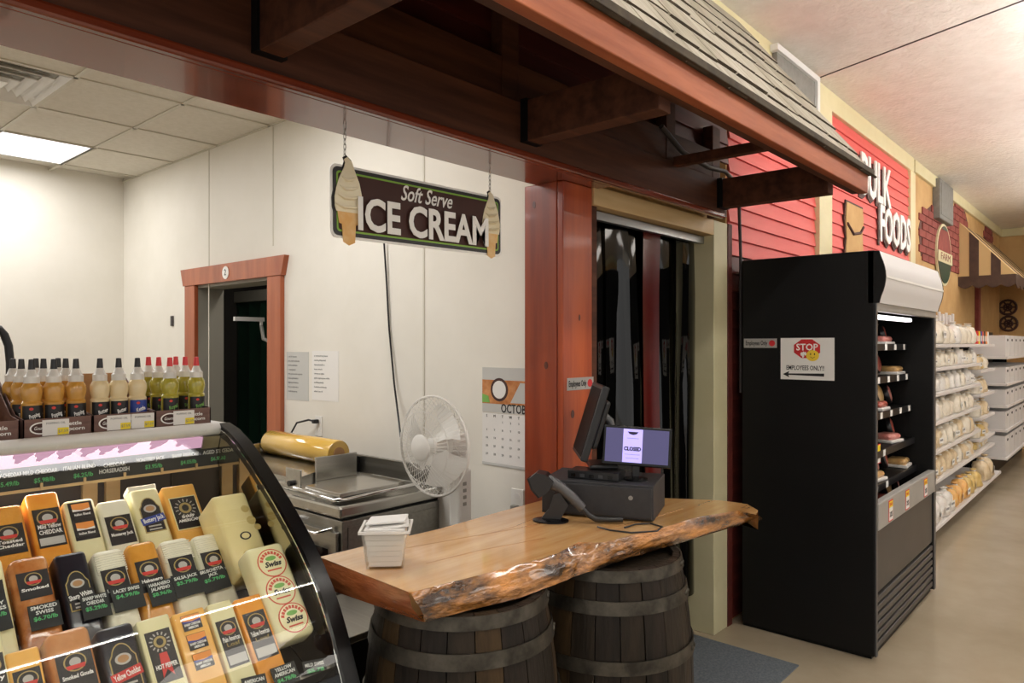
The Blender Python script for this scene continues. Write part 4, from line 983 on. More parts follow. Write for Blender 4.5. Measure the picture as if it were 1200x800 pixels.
# front row
t, w_, L = cheese(2, (-45, 740), (2, 734), 'pale_cheese', 'pale block at the left edge of the front row'); lab_classic(t, w_, L - .15, L - .06, 'Colby', paper=False)
t, w_, L = cheese(2, (4, 764), (46, 757), 'cheddar_pale', 'yellow orange block low at the front left of the case', bev=.006); lab_classic(t, w_, L - .13, L - .045, 'Colby', paper=False)
t, w_, L = cheese(2, (50, 738), (105, 733), 'brown_loaf', 'light brown smoked loaf in the front row', bev=.016); lab_classic(t, w_, L - .14, L - .055, 'Smoked Gouda', paper=False)
t, w_, L = cheese(2, (110, 736), (156, 728), 'black_wrap', 'black wrapped yellow cheddar with a red banner in the front row'); lab_arch(t, w_, L - .16, L - .045, 'Yellow Cheddar', 'red_print')
t, w_, L = cheese(2, (158, 727), (198, 719), 'pale_cheese', 'cream hot pepper block with a tall black label', bev=.005); lab_seal(t, w_, L - .16, L - .035, 'HOT PEPPER')
t, w_, L = cheese(2, (200, 719), (239, 711), 'cheddar_pale', 'pale orange block with three picture stickers down its face', bev=.005); lab_patches(t, w_, 3, L - .155, L - .008, False, 'SHARP CHEDDAR\nAMERICAN')
t, w_, L = cheese(2, (241, 708), (271, 702), 'pale_cheese', 'narrow cream block with a long dark label in the front row', bev=.005); lab_classic(t, w_, L - .17, L - .05, 'Plain American', 'Loaf')
t, w_, L = cheese(2, (273, 702), (305, 695), 'cheddar', 'narrow orange block at the right end of the front row', bev=.005); lab_classic(t, w_, L - .17, L - .045, 'Yellow American', 'Loaf')
# chalk price cards standing against the cheeses
def card(row, tl, tr, h, lines, price, lab, off=.012):
    a, b = rowpt(*tl, row, off), rowpt(*tr, row, off); c = (a + b) / 2; w_ = (b - a).length
    M = frame(c - U_ * h, b - a, U_); t = thing('price_card', lab, 'price card', M, 'chalk price cards')
    obj('board', G().box(-w_ / 2, w_ / 2, 0, h, -.0015, .0005), 'chalk_card', t)
    text('lettering', lines, .0125, 'chalk_white', t, T(0, h - (.012 if '\n' not in lines else .015), .001), off=.0003, width=w_ * .84)
    text('lettering', price, .0135, 'chalk_green', t, T(0, h - (.027 if '\n' not in lines else .036), .001), off=.0003, width=w_ * .76)
card(1, (-22, 708), (9, 700), .075, 'BABY\nSWISS', '$4.95/lb', 'chalk price card cut off by the left picture edge')
card(1, (31, 711), (68, 703), .062, 'SMOKED\nSWISS', '$6.70/lb', 'chalk price card reading SMOKED SWISS')
card(1, (92, 700), (125, 693), .062, 'SHARP WHITE\nCHEDDAR', '$5.29/lb', 'chalk price card reading SHARP WHITE CHEDDAR')
card(1, (128, 690), (164, 682), .066, 'LACEY SWISS', '$4.99/lb', 'chalk price card reading LACEY SWISS')
card(1, (171, 684), (200, 677), .066, 'HABANERO\nJALAPENO', '$8.96/lb', 'chalk price card reading HABANERO JALAPENO')
card(1, (200, 675), (232, 667), .066, 'SALSA JACK', '$5.79/lb', 'chalk price card reading SALSA JACK')
card(1, (232, 669), (263, 660), .070, 'BRUSCHETTA\nJACK', '$5.79/lb', 'chalk price card reading BRUSCHETTA JACK')
card(2, (316, 784), (344, 774), .05, 'YELLOW\nAMERICAN', '$4.78/lb', 'chalk price card reading YELLOW AMERICAN')
card(2, (352, 776), (378, 771), .03, 'MILD SWISS', '$5.78', 'chalk price card reading MILD SWISS by the end frame')
card(2, (280, 796), (308, 789), .05, 'AMERICAN', '$4.78/lb', 'chalk price card at the bottom edge under the orange block')

# ------------------------------------------------------------------ syrup bottles in trays on top of the case
CT = 1.361
def tray(pxa, pxb, front, lab, back):
    xa, xb = xy(pxa, front), xy(pxb, front); w_ = xb - xa; dep = .24
    t = thing('display_tray', lab, 'display tray', T(xa, front, CT), 'cardboard trays on the case')
    obj('front_wall', G().box(0, w_, 0, .003, 0, .052), 'tray_brown', t)
    obj('side_wall', G().prism([(0, 0), (dep, 0), (dep, .15), (.08, .06), (0, .052)], 0, .003, Matrix(((0, 0, 1, 0), (1, 0, 0, 0), (0, 1, 0, 0), (0, 0, 0, 1)))), 'tray_brown', t)
    obj('side_wall', G().prism([(0, 0), (dep, 0), (dep, .15), (.08, .06), (0, .052)], w_ - .003, w_, Matrix(((0, 0, 1, 0), (1, 0, 0, 0), (0, 1, 0, 0), (0, 0, 0, 1)))), 'tray_brown', t)
    obj('bottom', G().box(0, w_, 0, dep, 0, .002), 'cardboard', t)
    if back: obj('back_wall', G().box(0, w_, dep - .004, dep, 0, .165), 'cardboard', t)
    M = on_y(0, -.0004, .026)
    o = obj('logo_oval', G().prism(ell(.028, .017, 24, min(.05, w_ * .25), 0), 0, .0008, M), 'sign_white', t)
    obj('logo_field', G().prism(ell(.024, .0135, 24, min(.05, w_ * .25), 0), .0008, .0012, M), 'sign_brown', o)
    text('lettering', 'Gourmet', .014, 'sign_white', o, M @ T(min(.05, w_ * .25), 0, .0014), shear=.3, width=.036)
    if w_ > .15: text('lettering', 'Kettle\nPopcorn', .015, 'sign_white', t, M @ T(w_ - .05, 0, .0006), off=.0002, width=.06)
    return t, w_
def shelf_tag(t, x, M=None):
    M = on_y(x, -.003, .026)
    s = obj('price_tag', G().box(-.033, .033, -.022, .022, 0, .0008, 0, M), 'paper', t)
    obj('price_patch', G().box(.004, .032, -.021, -.002, .0008, .0012, 0, M), 'tag_yellow', s)
    text('lettering', '$7.59', .011, 'ink_grey', s, M @ T(.018, -.0115, .0014))
    text('lettering', 'POPPING OIL', .008, 'ink_grey', s, M @ T(0, .012, .0012))
F1 = 2.29
t, w_ = tray(-60, 23, F1, 'brown cardboard tray at the left picture edge on the case', True)
t, w_ = tray(27, 108, F1, 'brown cardboard tray holding the golden bottles', False); shelf_tag(t, xy(65, F1) - xy(27, F1))
t, w_ = tray(109, 180, F1, 'brown cardboard tray holding the cream bottles', True); shelf_tag(t, xy(139, F1) - xy(109, F1)); shelf_tag(t, xy(167, F1) - xy(109, F1))
t, w_ = tray(182, 247, F1, 'brown cardboard tray holding the red capped bottles', False); shelf_tag(t, xy(215, F1) - xy(182, F1))
lath = [(.030, 0), (.034, .004), (.034, .088), (.035, .092), (.030, .098), (.034, .112), (.0362, .124), (.034, .136), (.027, .146), (.024, .15), (.024, .152)]
def bottle_proto(kind, body, capm, labm, txt, lab):
    t = thing('syrup_bottle', lab, 'bottle', T(0, 0, 0), 'syrup bottles on the case')
    obj('body', G().lathe(lath + [(0, .152)], 20), body, t, smooth=50)
    obj('collar', G().lathe([(.026, .148), (.026, .166), (.020, .170), (.012, .186), (0, .186)], 18), 'cap_clear', t, smooth=40)
    obj('nozzle_cap', G().lathe([(.0125, .182), (.0095, .214), (.0, .215)], 12), capm, t, smooth=40)
    n = 9
    l = obj('label', G().sheet([[(.0346 * math.sin(a), -.0346 * math.cos(a), z) for a in [math.radians(-70 + 140 * k / n) for k in range(n + 1)]] for z in (.03, .086)]), labm, t, smooth=60)
    M = frame((0, -.0352, .058), (1, 0, 0), (0, 0, 1))
    text('lettering', txt, .017, 'sign_white' if kind != 'green' else 'logo_green', l, M @ RZ(14), off=.0003, width=.034)
    obj('brand_patch', G().prism(ell(.007, .004, 12, -.010, .019), 0, .0006, M), 'red_print', l)
    if kind != 'green': obj('picture', G().prism(ell(.008, .005, 12, .008, -.016), 0, .0006, M), 'cheddar_pale', l)
    return t
protos = {}
spec = {'gold': ('syrup_gold', 'cap_black', 'label_black', 'Popping'), 'cream': ('syrup_cream', 'cap_black', 'label_black', 'Butter'), 'blue': ('syrup_cream', 'cap_black', 'blue_print', 'Kettle'), 'green': ('syrup_green', 'cap_red', 'label_black', 'Royal')}
where = {0: 'front', 1: 'second', 2: 'back'}
names = {'gold': 'golden syrup bottle with black cap', 'cream': 'cream coloured syrup bottle', 'blue': 'cream bottle with a blue label', 'green': 'green yellow syrup bottle with red cap'}
cols = {'gold': ('by the left edge', 'in the middle of its tray', 'at the right of its tray')}
def bottle(kind, px, row, extra):
    y = F1 + .042 + row * .076
    lab = '%s %s' % (names[kind], extra)
    if kind not in protos: t = protos[kind] = bottle_proto(kind, *spec[kind], lab)
    else:
        t = copy_tree(protos[kind]); t['label'] = lab
    t.matrix_basis = T(xy(px, y), y, CT + .0022) @ Matrix.Diagonal((.755, .755, 1, 1))
for i, row3 in enumerate(((37, 25, 15), (63, 51, 42), (89, 77, 68))):
    for r, px in enumerate(row3): bottle('gold', px, r, '%s, %s row' % (('at the left end of its tray', 'in the middle of its tray', 'at the right end of its tray')[i], where[r]))
bottle('cream', 117, 0, 'left of the other cream bottle'); bottle('cream', 139, 0, 'between a cream and a blue labelled bottle'); bottle('blue', 161, 0, 'beside the red capped bottles')
for i, row3 in enumerate(((199, 186, 174), (230, 217, 206))):
    for r, px in enumerate(row3): bottle('green', px, r, '%s, %s row' % (('on the left side of its tray', 'nearest the case end')[i], where[r]))
# ------------------------------------------------------------------ tall black open cooler
CX0, CX1, CY0, CY1, CH = 3.97, 5.37, 1.03, 1.735, 2.10
t = cooler = thing('open_cooler', 'tall black open front refrigerated cooler with grey canopy', 'cooler', T((CX0 + CX1) / 2, (CY0 + CY1) / 2, 0))
P = T(-(CX0 + CX1) / 2, -(CY0 + CY1) / 2, 0)
obj('side_panel', G().box(CX0, CX0 + .05, CY0, CY1, .02, CH, .006), 'black_satin', t, P)
obj('side_panel', G().box(CX1 - .05, CX1, CY0, CY1, .02, CH, .006), 'black_satin', t, P)
obj('front_post', G().box(CX0 + .002, CX0 + .03, CY0 - .008, CY0, .02, 1.95, .003), 'grey_plastic', t, P)
obj('front_post', G().box(CX1 - .05, CX1, CY0 - .008, CY0, .02, 1.95, .003), 'grey_plastic', t, P)
obj('back_panel', G().box(CX0 + .05, CX1 - .05, CY1 - .06, CY1, .02, CH), 'cooler_int', t, P)
obj('top_panel', G().box(CX0 + .05, CX1 - .05, CY0 + .02, CY1 - .06, CH - .06, CH - .005), 'cooler_int', t, P)
# canopy with rounded front
cp = [(CY0 + .03, CH + .0), (CY0 - .02, CH - .005)] + [(CY0 - .015 - .035 * math.sin(math.pi * k / 10) ** .8, CH - .01 - .25 * k / 10) for k in range(1, 10)] + [(CY0 - .02, CH - .27), (CY0 + .03, CH - .27)]
YZ_ = Matrix(((0, 0, 1, 0), (1, 0, 0, 0), (0, 1, 0, 0), (0, 0, 0, 1)))
cn = obj('canopy', G().prism(cp, CX0 + .012, CX1 - .012, YZ_), 'bin_white', t, P, smooth=40)
cb = [(CY0 + (y - CY0) * 1.03, z) for y, z in cp]
obj('canopy_cap', G().prism(cb, CX0, CX0 + .012, YZ_), 'black_satin', cn)
obj('canopy_cap', G().prism(cb, CX1 - .012, CX1, YZ_), 'black_satin', cn)
k = 4; obj('canopy_groove', G().box(CX0 + .012, CX1 - .012, cp[2 + k][0] - .004, cp[2 + k][0] + .01, cp[2 + k][1] - .008, cp[2 + k][1] + .004), 'sign_white', cn)
obj('valance', G().box(CX0 + .012, CX1 - .012, CY0 - .01, CY0 + .03, CH - .31, CH - .268, .003), 'bumper_grey', t, P)
lt = obj('cooler_light', G().box(CX0 + .06, CX0 + .95, CY0 + .035, CY0 + .075, CH - .345, CH - .322, .006), 'glow_troffer', t, P, label='short glowing light tube under the canopy')
area('lamp', (-.2, CY0 + .06 - (CY0 + CY1) / 2, CH - .36), .9, .05, 1.4, col=(1, .93, .86), parent=t)
obj('lower_panel', G().box(CX0 + .03, CX1 - .05, CY0 + .004, CY0 + .03, .33, .66, .004), 'panel_grey', t, P)
bp = obj('bumper', G().box(CX0 + .03, CX1 - .05, CY0 - .012, CY0 + .03, .66, .80, .006), 'bumper_grey', t, P)
obj('inner_deck', G().box(CX0 + .05, CX1 - .05, CY0 + .03, CY1 - .06, .60, .64), 'cooler_int', t, P)
obj('kick_panel', G().box(CX0 + .03, CX1 - .05, CY0 + .03, CY0 + .05, .03, .33), 'cooler_int', t, P)
for k in range(6): obj('grille_slat', G().box(CX0 + .035, CX1 - .055, CY0 + .0, CY0 + .03, .045 + k * .047, .076 + k * .047, .004), 'panel_grey', t, P)
obj('foot_rail', G().box(CX0 + .02, CX1 - .02, CY0 + .02, CY1, 0, .022), 'black_satin', t, P)
for x in (.26, .62, 1.08):
    M = on_y(CX0 + x, CY0 - .0125, .728)
    s = obj('price_tag', G().box(-.042, .042, -.056, .056, 0, .0012, 0, M), 'tag_red', bp)
    obj('tag_face', G().box(-.036, .036, -.05, .018, .0012, .002, 0, M), 'paper', s); obj('tag_head', G().box(-.036, .036, .018, .05, .0012, .002, 0, M), 'tag_yellow', s)
    text('lettering', '2/$5', .04, 'ink', s, M @ T(0, -.02, .0024), width=.056); text('lettering', 'SALE', .024, 'tag_red', s, M @ T(0, .034, .0024), width=.056)
shz = [1.615, 1.42, 1.215, 1.0, .82]
for i, z in enumerate(shz):
    s = obj('shelf', G().box(CX0 + .055, CX1 - .055, CY0 + .16 - .015 * i, CY1 - .065, z - .022, z), 'black_satin', t, P)
    obj('shelf_edge', G().box(CX0 + .055, CX1 - .055, CY0 + .15 - .015 * i, CY0 + .16 - .015 * i, z - .034, z + .006), 'black_plastic', s)
    for k in range(6 if i < 3 else 3):
        x = CX0 + .14 + k * .22
        obj('shelf_label', G().box(x, x + .045, CY0 + .148 - .015 * i, CY0 + .15 - .015 * i, z - .032, z + .004), 'paper', s)
M = on_y(CX0 + .50, CY0 + .11, .99)
s = obj('price_tag', G().box(-.04, .04, -.055, .055, 0, .0012, 0, M), 'tag_red', t, P)
obj('tag_face', G().box(-.034, .034, -.05, .01, .0012, .002, 0, M), 'paper', s); obj('tag_head', G().box(-.034, .034, .01, .05, .0012, .002, 0, M), 'tag_yellow', s)
# packs of meat on the cooler shelves
def round_pack(m, x, y, z, r, lab):
    M = T(x, y, z) @ RZ(random.uniform(-18, 18)) @ RX(-14)
    t = thing('meat_pack', lab, 'meat pack', M, 'packs in the black cooler')
    obj('tray', G().lathe([(r, 0), (r, .02), (r * .9, .028), (r * .86, .028), (r * .86, .012), (0, .012)], 22, T(0, 0, r) @ RX(90)), 'rim_dark', t, smooth=40)
    obj('meat', G().lathe([(r * .8, .012), (r * .84, .026), (r * .6, .034), (0, .036)], 22, T(0, 0, r) @ RX(90)), m, t, smooth=60)
def flat_pack(m, x, y, z, lab):
    t = thing('meat_pack', lab, 'meat pack', T(x, y, z) @ RZ(random.uniform(-10, 10)), 'packs in the black cooler')
    obj('tray', G().box(-.09, .09, -.07, .07, 0, .02, .006), 'tub', t)
    obj('meat', G().box(-.08, .08, -.06, .06, .016, .055, .018), m, t, smooth=50)
nm = ['top', 'second', 'third', 'fourth', 'fifth', 'bottom']
for i, z in enumerate(shz + [.642]):
    for k in range(6):
        x = CX0 + .16 + k * .215; y = CY0 + .24 - .015 * i; m = ('meat_tan', 'meat_pink', 'meat_red')[(i + k) % 3]
        kind = (i * 2 + k) % 3
        lab = '%s on the %s shelf of the black cooler' % (('round dark rimmed pack of tan slices', 'round dark rimmed pack of pink slices', 'round dark rimmed pack of red slices')[(i + k) % 3] if kind != 1 else ('pale tray of tan meat', 'pale tray of pink meat', 'pale tray of red meat')[(i + k) % 3], nm[i])
        if kind == 1: flat_pack(m, x, y, z + .0005, lab)
        else: round_pack(m, x, y + .03, z + .008, (.075, .066)[k % 2], lab)
# stickers on the cooler side
def emp_sticker(M, lab):
    t = thing('door_sticker', lab, 'sticker', M, 'Employees Only stickers')
    obj('plate', G().box(-.095, .095, -.026, .026, 0, .0015), 'sticker_silver', t)
    text('lettering', 'Employees Only', .036, 'ink', t, T(-.022, 0, .0018), off=.0006, width=.125)
    obj('hand_mark', G().prism(ell(.018, .018, 8, .068, 0), .0015, .0022), 'sign_red', t)
p = at_x(893, 402, CX0); emp_sticker(on_x(CX0 - .0012, p.y + .01, p.z), 'silver Employees Only sticker on the black cooler side')
p = at_y(683, 449, 1.8); emp_sticker(on_y(p.x - .02, 1.7985, p.z), 'silver Employees Only sticker on the red brown post')
a, b = at_x(915, 396, CX0), at_x(978, 446, CX0); wd, hh = a.y - b.y, a.z - b.z
t = thing('stop_notice', 'white paper STOP notice with handwritten arrow on the black cooler', 'notice', on_x(CX0 - .001, (a.y + b.y) / 2, (a.z + b.z) / 2))
obj('sheet', G().box(-wd / 2, wd / 2, -hh / 2, hh / 2, 0, .001), 'paper', t)
oc = obj('octagon', G().prism([(.075 * math.cos(math.radians(22.5 + 45 * k)), .055 + .055 * math.sin(math.radians(22.5 + 45 * k))) for k in range(8)], .001, .0016), 'sign_red', t)
text('lettering', 'STOP', .05, 'sign_white', oc, T(0, .062, .002), off=.001, width=.115)
sm = obj('smiley_face', G().prism(ell(.034, .03, 20, .03, .018), .0018, .0024), 'smiley', t)
for x in (.02, .04): obj('eye', G().prism(ell(.003, .006, 8, x, .026), .0024, .0028), 'ink', sm)
obj('mouth', G().tube([(.018, .012, .0026), (.03, .004, .0026), (.042, .012, .0026)], .0012, 5), 'ink', sm)
for k, (x, y) in enumerate(((-.028, .026), (-.018, .03), (-.008, .028), (-.02, .016))): obj('glove', G().prism(ell(.006, .010, 10, x, y), .0024, .003), 'sign_white', t)
text('lettering', 'EMPLOYEES ONLY!!', .035, 'ink', t, T(-.01, -.05, .0014), off=.0004, width=.2)
obj('arrow', G().prism([(-.13, -.085), (-.095, -.068), (-.10, -.081), (.09, -.077), (.09, -.093), (-.10, -.089), (-.095, -.102)], .001, .0016), 'ink', t)

# ------------------------------------------------------------------ wall graphics: BULK FOODS, mural
def sign_word(body, px0, px1, pyt, pyb, lab):
    y = FY - .022
    a, b = at_y(px0, pyt, y), at_y(px1, pyb, y)
    zc = (at_y(px0, pyt, y).z + at_y(px0, pyt + (pyb - pyt), y).z) / 2
    return a, b
for body, x0, x1, zc, hh, lab in (('BULK', xy(1006, 1.8), xy(1042, 1.8), 3.05, .35, 'large white raised BULK letters on the red siding'), ('FOODS', xy(1029, 1.8), xy(1065, 1.8), 2.70, .33, 'large white raised FOODS letters on the red siding')):
    t = thing('wall_letters', lab, 'lettering', on_y((x0 + x1) / 2, FY - .0185, zc), 'raised letters on the red siding')
    text('shadow_letters', body, hh * 1.38, 'sign_brown', t, T(-.03, -.035, .004), ext=.003, off=.014, width=(x1 - x0))
    text('front_letters', body, hh * 1.38, 'sign_white', t, T(0, 0, .014), ext=.006, off=.012, width=(x1 - x0) * .98)
x0, x1 = xy(988, 1.8), xy(1011, 1.8)
t = thing('wall_cutout', 'tan sack shaped cutout on the red siding above the cooler', 'wall decoration', on_y((x0 + x1) / 2, FY - .0185, 2.42))
hw = (x1 - x0) / 2
pr_ = [(-hw * .9, -.32), (hw * .95, -.34), (hw, -.1), (hw * .85, .12), (hw * .98, .26), (hw * .9, .36), (-hw * .85, .36), (-hw * .98, .2), (-hw * .86, .05), (-hw, -.12)]
obj('outline', G().prism(pr_, 0, .01), 'sign_brown', t)
obj('sack', G().prism([(x * .92, y * .95) for x, y in pr_], .01, .016), 'tan_plaster', t)
obj('fold', G().tube([(-hw * .8, .17, .018), (-hw * .2, .10, .02), (hw * .5, .13, .02), (hw * .85, .19, .018)], .012, 6), 'sign_brown', t)
x0, x1 = xy(983, 1.8), xy(1030, 1.8)
t = thing('wall_letters', 'small brown board reading always FRESH behind the cooler top', 'lettering', on_y((x0 + x1) / 2, FY - .0185, 2.12), 'raised letters on the red siding')
obj('board', G().box(-(x1 - x0) / 2, (x1 - x0) / 2, -.14, .12, 0, .008), 'sign_brown', t)
text('lettering', 'always FRESH', .18, 'sign_white', t, T(0, .0, .01), shear=.15, off=.004, width=(x1 - x0) * .92)
# exposed brick patch of the mural: single bricks
def brick_patch(poly, lab_):
    bw, bh = .30, .085
    def inside(x, z):
        c = False; n = len(poly)
        for i in range(n):
            (xa, za), (xb, zb) = poly[i], poly[i - 1]
            if (za > z) != (zb > z) and x < (xb - xa) * (z - za) / (zb - za) + xa: c = not c
        return c
    me = G().box(-bw / 2 + .006, bw / 2 - .006, -.012, 0, -bh / 2 + .005, bh / 2 - .005).mesh('brick', 'mural_brick')
    zs = [p[1] for p in poly]; xs_ = [p[0] for p in poly]
    obj('mortar_bed', G().prism(poly, 0, .003, on_y(0, FY, 0)), 'mortar', wall_front)
    z = min(zs) + bh / 2; r = 0
    while z < max(zs):
        x = min(xs_) + (bw / 2 if r % 2 else 0)
        while x < max(xs_):
            if inside(x, z): link('brick', me, wall_front, T(x, FY - .001, z))
            x += bw
        z += bh; r += 1
pxl = ((1076, 268), (1080, 250), (1092, 240), (1108, 248), (1122, 238), (1130, 245), (1134, 262), (1124, 275), (1124, 322), (1105, 312), (1090, 306), (1079, 300))
brick_patch([(at_y(px, py, FY).x, at_y(px, py, FY).z) for px, py in pxl], '')
pxl = ((1154, 262), (1163, 270), (1163, 290), (1152, 282))
brick_patch([(at_y(px, py, FY).x, at_y(px, py, FY).z) for px, py in pxl], '')
x0, x1 = xy(1092.5, FY), xy(1108.5, FY)
tag(obj('wall_speaker', G().box(x0, x1, FY - .08, FY, 3.06, 3.52, .01).box(x0 + .05, x1 - .05, FY - .085, FY - .08, 3.11, 3.47), 'vent_grey'), 'dark grey speaker box high on the tan mural wall', 'speaker')
c = at_y(1103, 299, FY); 
t = thing('oval_sign', 'oval green and red emblem sign on the painted brick wall', 'sign', on_y(c.x, FY - .013, c.z))
rx_, rz_ = (xy(1111.5, FY) - xy(1094.5, FY)) / 2, .37
obj('rim', G().prism(ell(rx_, rz_, 32), 0, .02), 'cream_trim', t)
obj('field', G().prism(ell(rx_ * .9, rz_ * .92, 32), .02, .024), 'mural_brick', t)
def cut(z0, z1, s=.9): return [(rx_ * s * math.cos(a), rz_ * .92 * math.sin(a)) for a in [math.radians(z0 + (z1 - z0) * k / 12) for k in range(13)]]
obj('lower_field', G().prism(cut(195, 345), .024, .028), 'green_strip', t)
obj('leaf', G().prism(cut(60, 120, .8), .024, .028), 'green_strip', t)
obj('banner', G().box(-rx_ * .98, rx_ * .98, -.10, .03, .028, .034), 'cream_trim', t)
text('lettering', 'FARM', .12, 'mural_brick', t, T(0, -.035, .036), width=rx_ * 1.3)
# striped awning at the far corner
ax0, ax1 = xy(1123, FY), 14.3
t = thing('striped_awning', 'brown and tan striped awning with scalloped edge on the mural wall', 'awning', T(ax0, FY, 2.5))
zt, zb, out = 3.22, 2.50, .62
n = 9
for k in range(n):
    xa, xb = (ax1 - ax0) * k / n, (ax1 - ax0) * (k + 1) / n
    obj('stripe', G().add([(xa, -.005, zt - 2.5), (xb, -.005, zt - 2.5), (xb, -out, zb - 2.5), (xa, -out, zb - 2.5), (xa, -.005, zt - 2.53), (xb, -.005, zt - 2.53), (xb, -out + .02, zb - 2.52), (xa, -out + .02, zb - 2.52)], [(0, 3, 2, 1), (4, 5, 6, 7), (0, 1, 5, 4), (3, 7, 6, 2), (0, 4, 7, 3), (1, 2, 6, 5)]), 'awning_tan' if k % 2 == 0 else 'awning_brown', t)
    sc_ = [(xa, 0), (xb, 0), (xb, -.12)] + [(xb - (xb - xa) * j / 6, -.12 - .05 * math.sin(math.pi * j / 6)) for j in range(1, 6)] + [(xa, -.12)]
    obj('scallop', G().prism(sc_, 0, .012, on_y(0, -out + .006, 0)), 'awning_brown', t)
obj('side_panel', G().prism([(0, zt - 2.5), (-out, 0), (0, 0)], -.006, 0, Matrix(((0, 0, 1, 0), (1, 0, 0, 0), (0, 1, 0, 0), (0, 0, 0, 1)))), 'awning_tan', t)
for s_ in (.2, .58):
    yy = -out * s_; yb = -out * (s_ + .17); obj('side_stripe', G().prism([(yy, (zt - 2.5) * (1 - s_)), (yb, (zt - 2.5) * (1 - s_ - .17)), (yb, 0), (yy, 0)], -.012, -.0065, Matrix(((0, 0, 1, 0), (1, 0, 0, 0), (0, 1, 0, 0), (0, 0, 0, 1)))), 'awning_brown', t)
obj('side_valance', G().prism([(0, 0), (-out, 0), (-out, -.12)] + [(-out + out * j / 24, -.12 - .04 * abs(math.sin(math.pi * j / 6))) for j in range(1, 24)] + [(0, -.12)], -.012, 0, Matrix(((0, 0, 1, 0), (1, 0, 0, 0), (0, 1, 0, 0), (0, 0, 0, 1)))), 'awning_brown', t)
# ------------------------------------------------------------------ bulk food shelving
def bag_mesh(kind):
    rnd = random.Random(kind * 7 + 1); w_, d_, h_ = ((.085, .055, .155), (.095, .06, .17), (.075, .05, .145), (.10, .07, .20))[kind]
    gg = G(); n = 12
    prof = [(.75, 0), (1, .03), (1.05, .12), (1.0, .40), (.95, .62), (.7, .78), (.28, .86), (.2, .9), (.45, .98), (.4, 1.0)]
    vs = []; fs = []
    for k_, (r, z) in enumerate(prof):
        for j in range(n):
            a = 2 * math.pi * j / n; q = 1 + rnd.uniform(-.17, .17) * (0 < k_)
            ca, sa = math.cos(a), math.sin(a); e = .75
            vs.append((w_ * r * q * math.copysign(abs(ca) ** e, ca), d_ * r * q * math.copysign(abs(sa) ** e, sa), h_ * z))
    for i in range(len(prof) - 1):
        for j in range(n): fs.append((i * n + j, i * n + (j + 1) % n, (i + 1) * n + (j + 1) % n, (i + 1) * n + j))
    fs.append(list(range(n))[::-1]); fs.append([(len(prof) - 1) * n + j for j in range(n)])
    return gg.add(vs, fs), w_, d_, h_
BAGM = {}
def bag_get(kind, mi):
    if (kind, mi) not in BAGM:
        g_, w_, d_, h_ = bag_mesh(kind)
        me = g_.mesh('bag_body', 'bag%d' % mi, 60)
        lb = G().box(-w_ * .55, w_ * .55, -.001, .001, -h_ * .13, h_ * .13).mesh('bag_label', 'paper')
        pt = G().box(-w_ * .4, w_ * .4, -.0016, -.001, -h_ * .03, h_ * .06).mesh('bag_print', 'ink_grey')
        tie = G().lathe([(w_ * .3, 0), (w_ * .3, .008)], 8).mesh('bag_tie', 'paper')
        BAGM[(kind, mi)] = (me, lb, pt, tie, w_, d_, h_)
    return BAGM[(kind, mi)]
def bag(kind, mi, x, y, z, lab, grp, rot=0, sc_=1, label=True):
    me, lb, pt, tie, w_, d_, h_ = bag_get(kind, mi)
    t = thing('food_bag', lab, 'bag', T(x, y, z) @ RZ(rot) @ Matrix.Diagonal((sc_, sc_, sc_, 1)), grp)
    link('bag_body', me, t)
    if label:
        l = link('bag_label', lb, t, T(0, -d_ * 1.09, h_ * .34)); link('bag_print', pt, l)
    link('bag_tie', tie, t, T(0, 0, h_ * .86))
    return w_ * sc_
GX0, GX1, GX2 = 5.50, 9.05, 10.0
GF, GB = 1.30, 1.79
t = thing('bulk_shelving', 'white metal wall shelving for bagged foods beside the cooler', 'shelving', T(GX0, GB, 0))
P = T(-GX0, -GB, 0)
obj('base', G().box(GX0, GX2 - .05, GF + .05, GB, 0, .13, .005), 'base_dark', t, P)
obj('back_panel', G().box(GX0, GX2, GB - .02, GB, .13, 1.95), 'shelf_white', t, P)
sh1 = [1.62, 1.42, 1.205, .965, .72, .475, .15]; sh2 = [1.62, 1.34, 1.08, .83, .60, .475, .15]
for z in sh1: obj('shelf', G().box(GX0, GX1 if z not in (1.62, .475, .15) else GX2, GF if z > .2 else GF - .06, GB - .02, z - .03, z, .004), 'shelf_white', t, P)
for z in sh2:
    if z not in (1.62, .475, .15): obj('shelf', G().box(GX1, GX2, GF, GB - .02, z - .03, z, .004), 'shelf_white', t, P)
for x in (GX0 - .0, GX1, GX2 - .02): obj('upright', G().box(x, x + .02, GB - .05, GB - .02, .13, 1.95), 'shelf_white', t, P)
names_z = ['top', 'second', 'third', 'fourth', 'fifth', 'sixth', 'bottom']
desc = {0: 'clear bag of cream coloured food', 1: 'clear bag of white food', 2: 'clear bag of tan food', 3: 'clear bag of orange food', 4: 'clear bag of yellow food'}
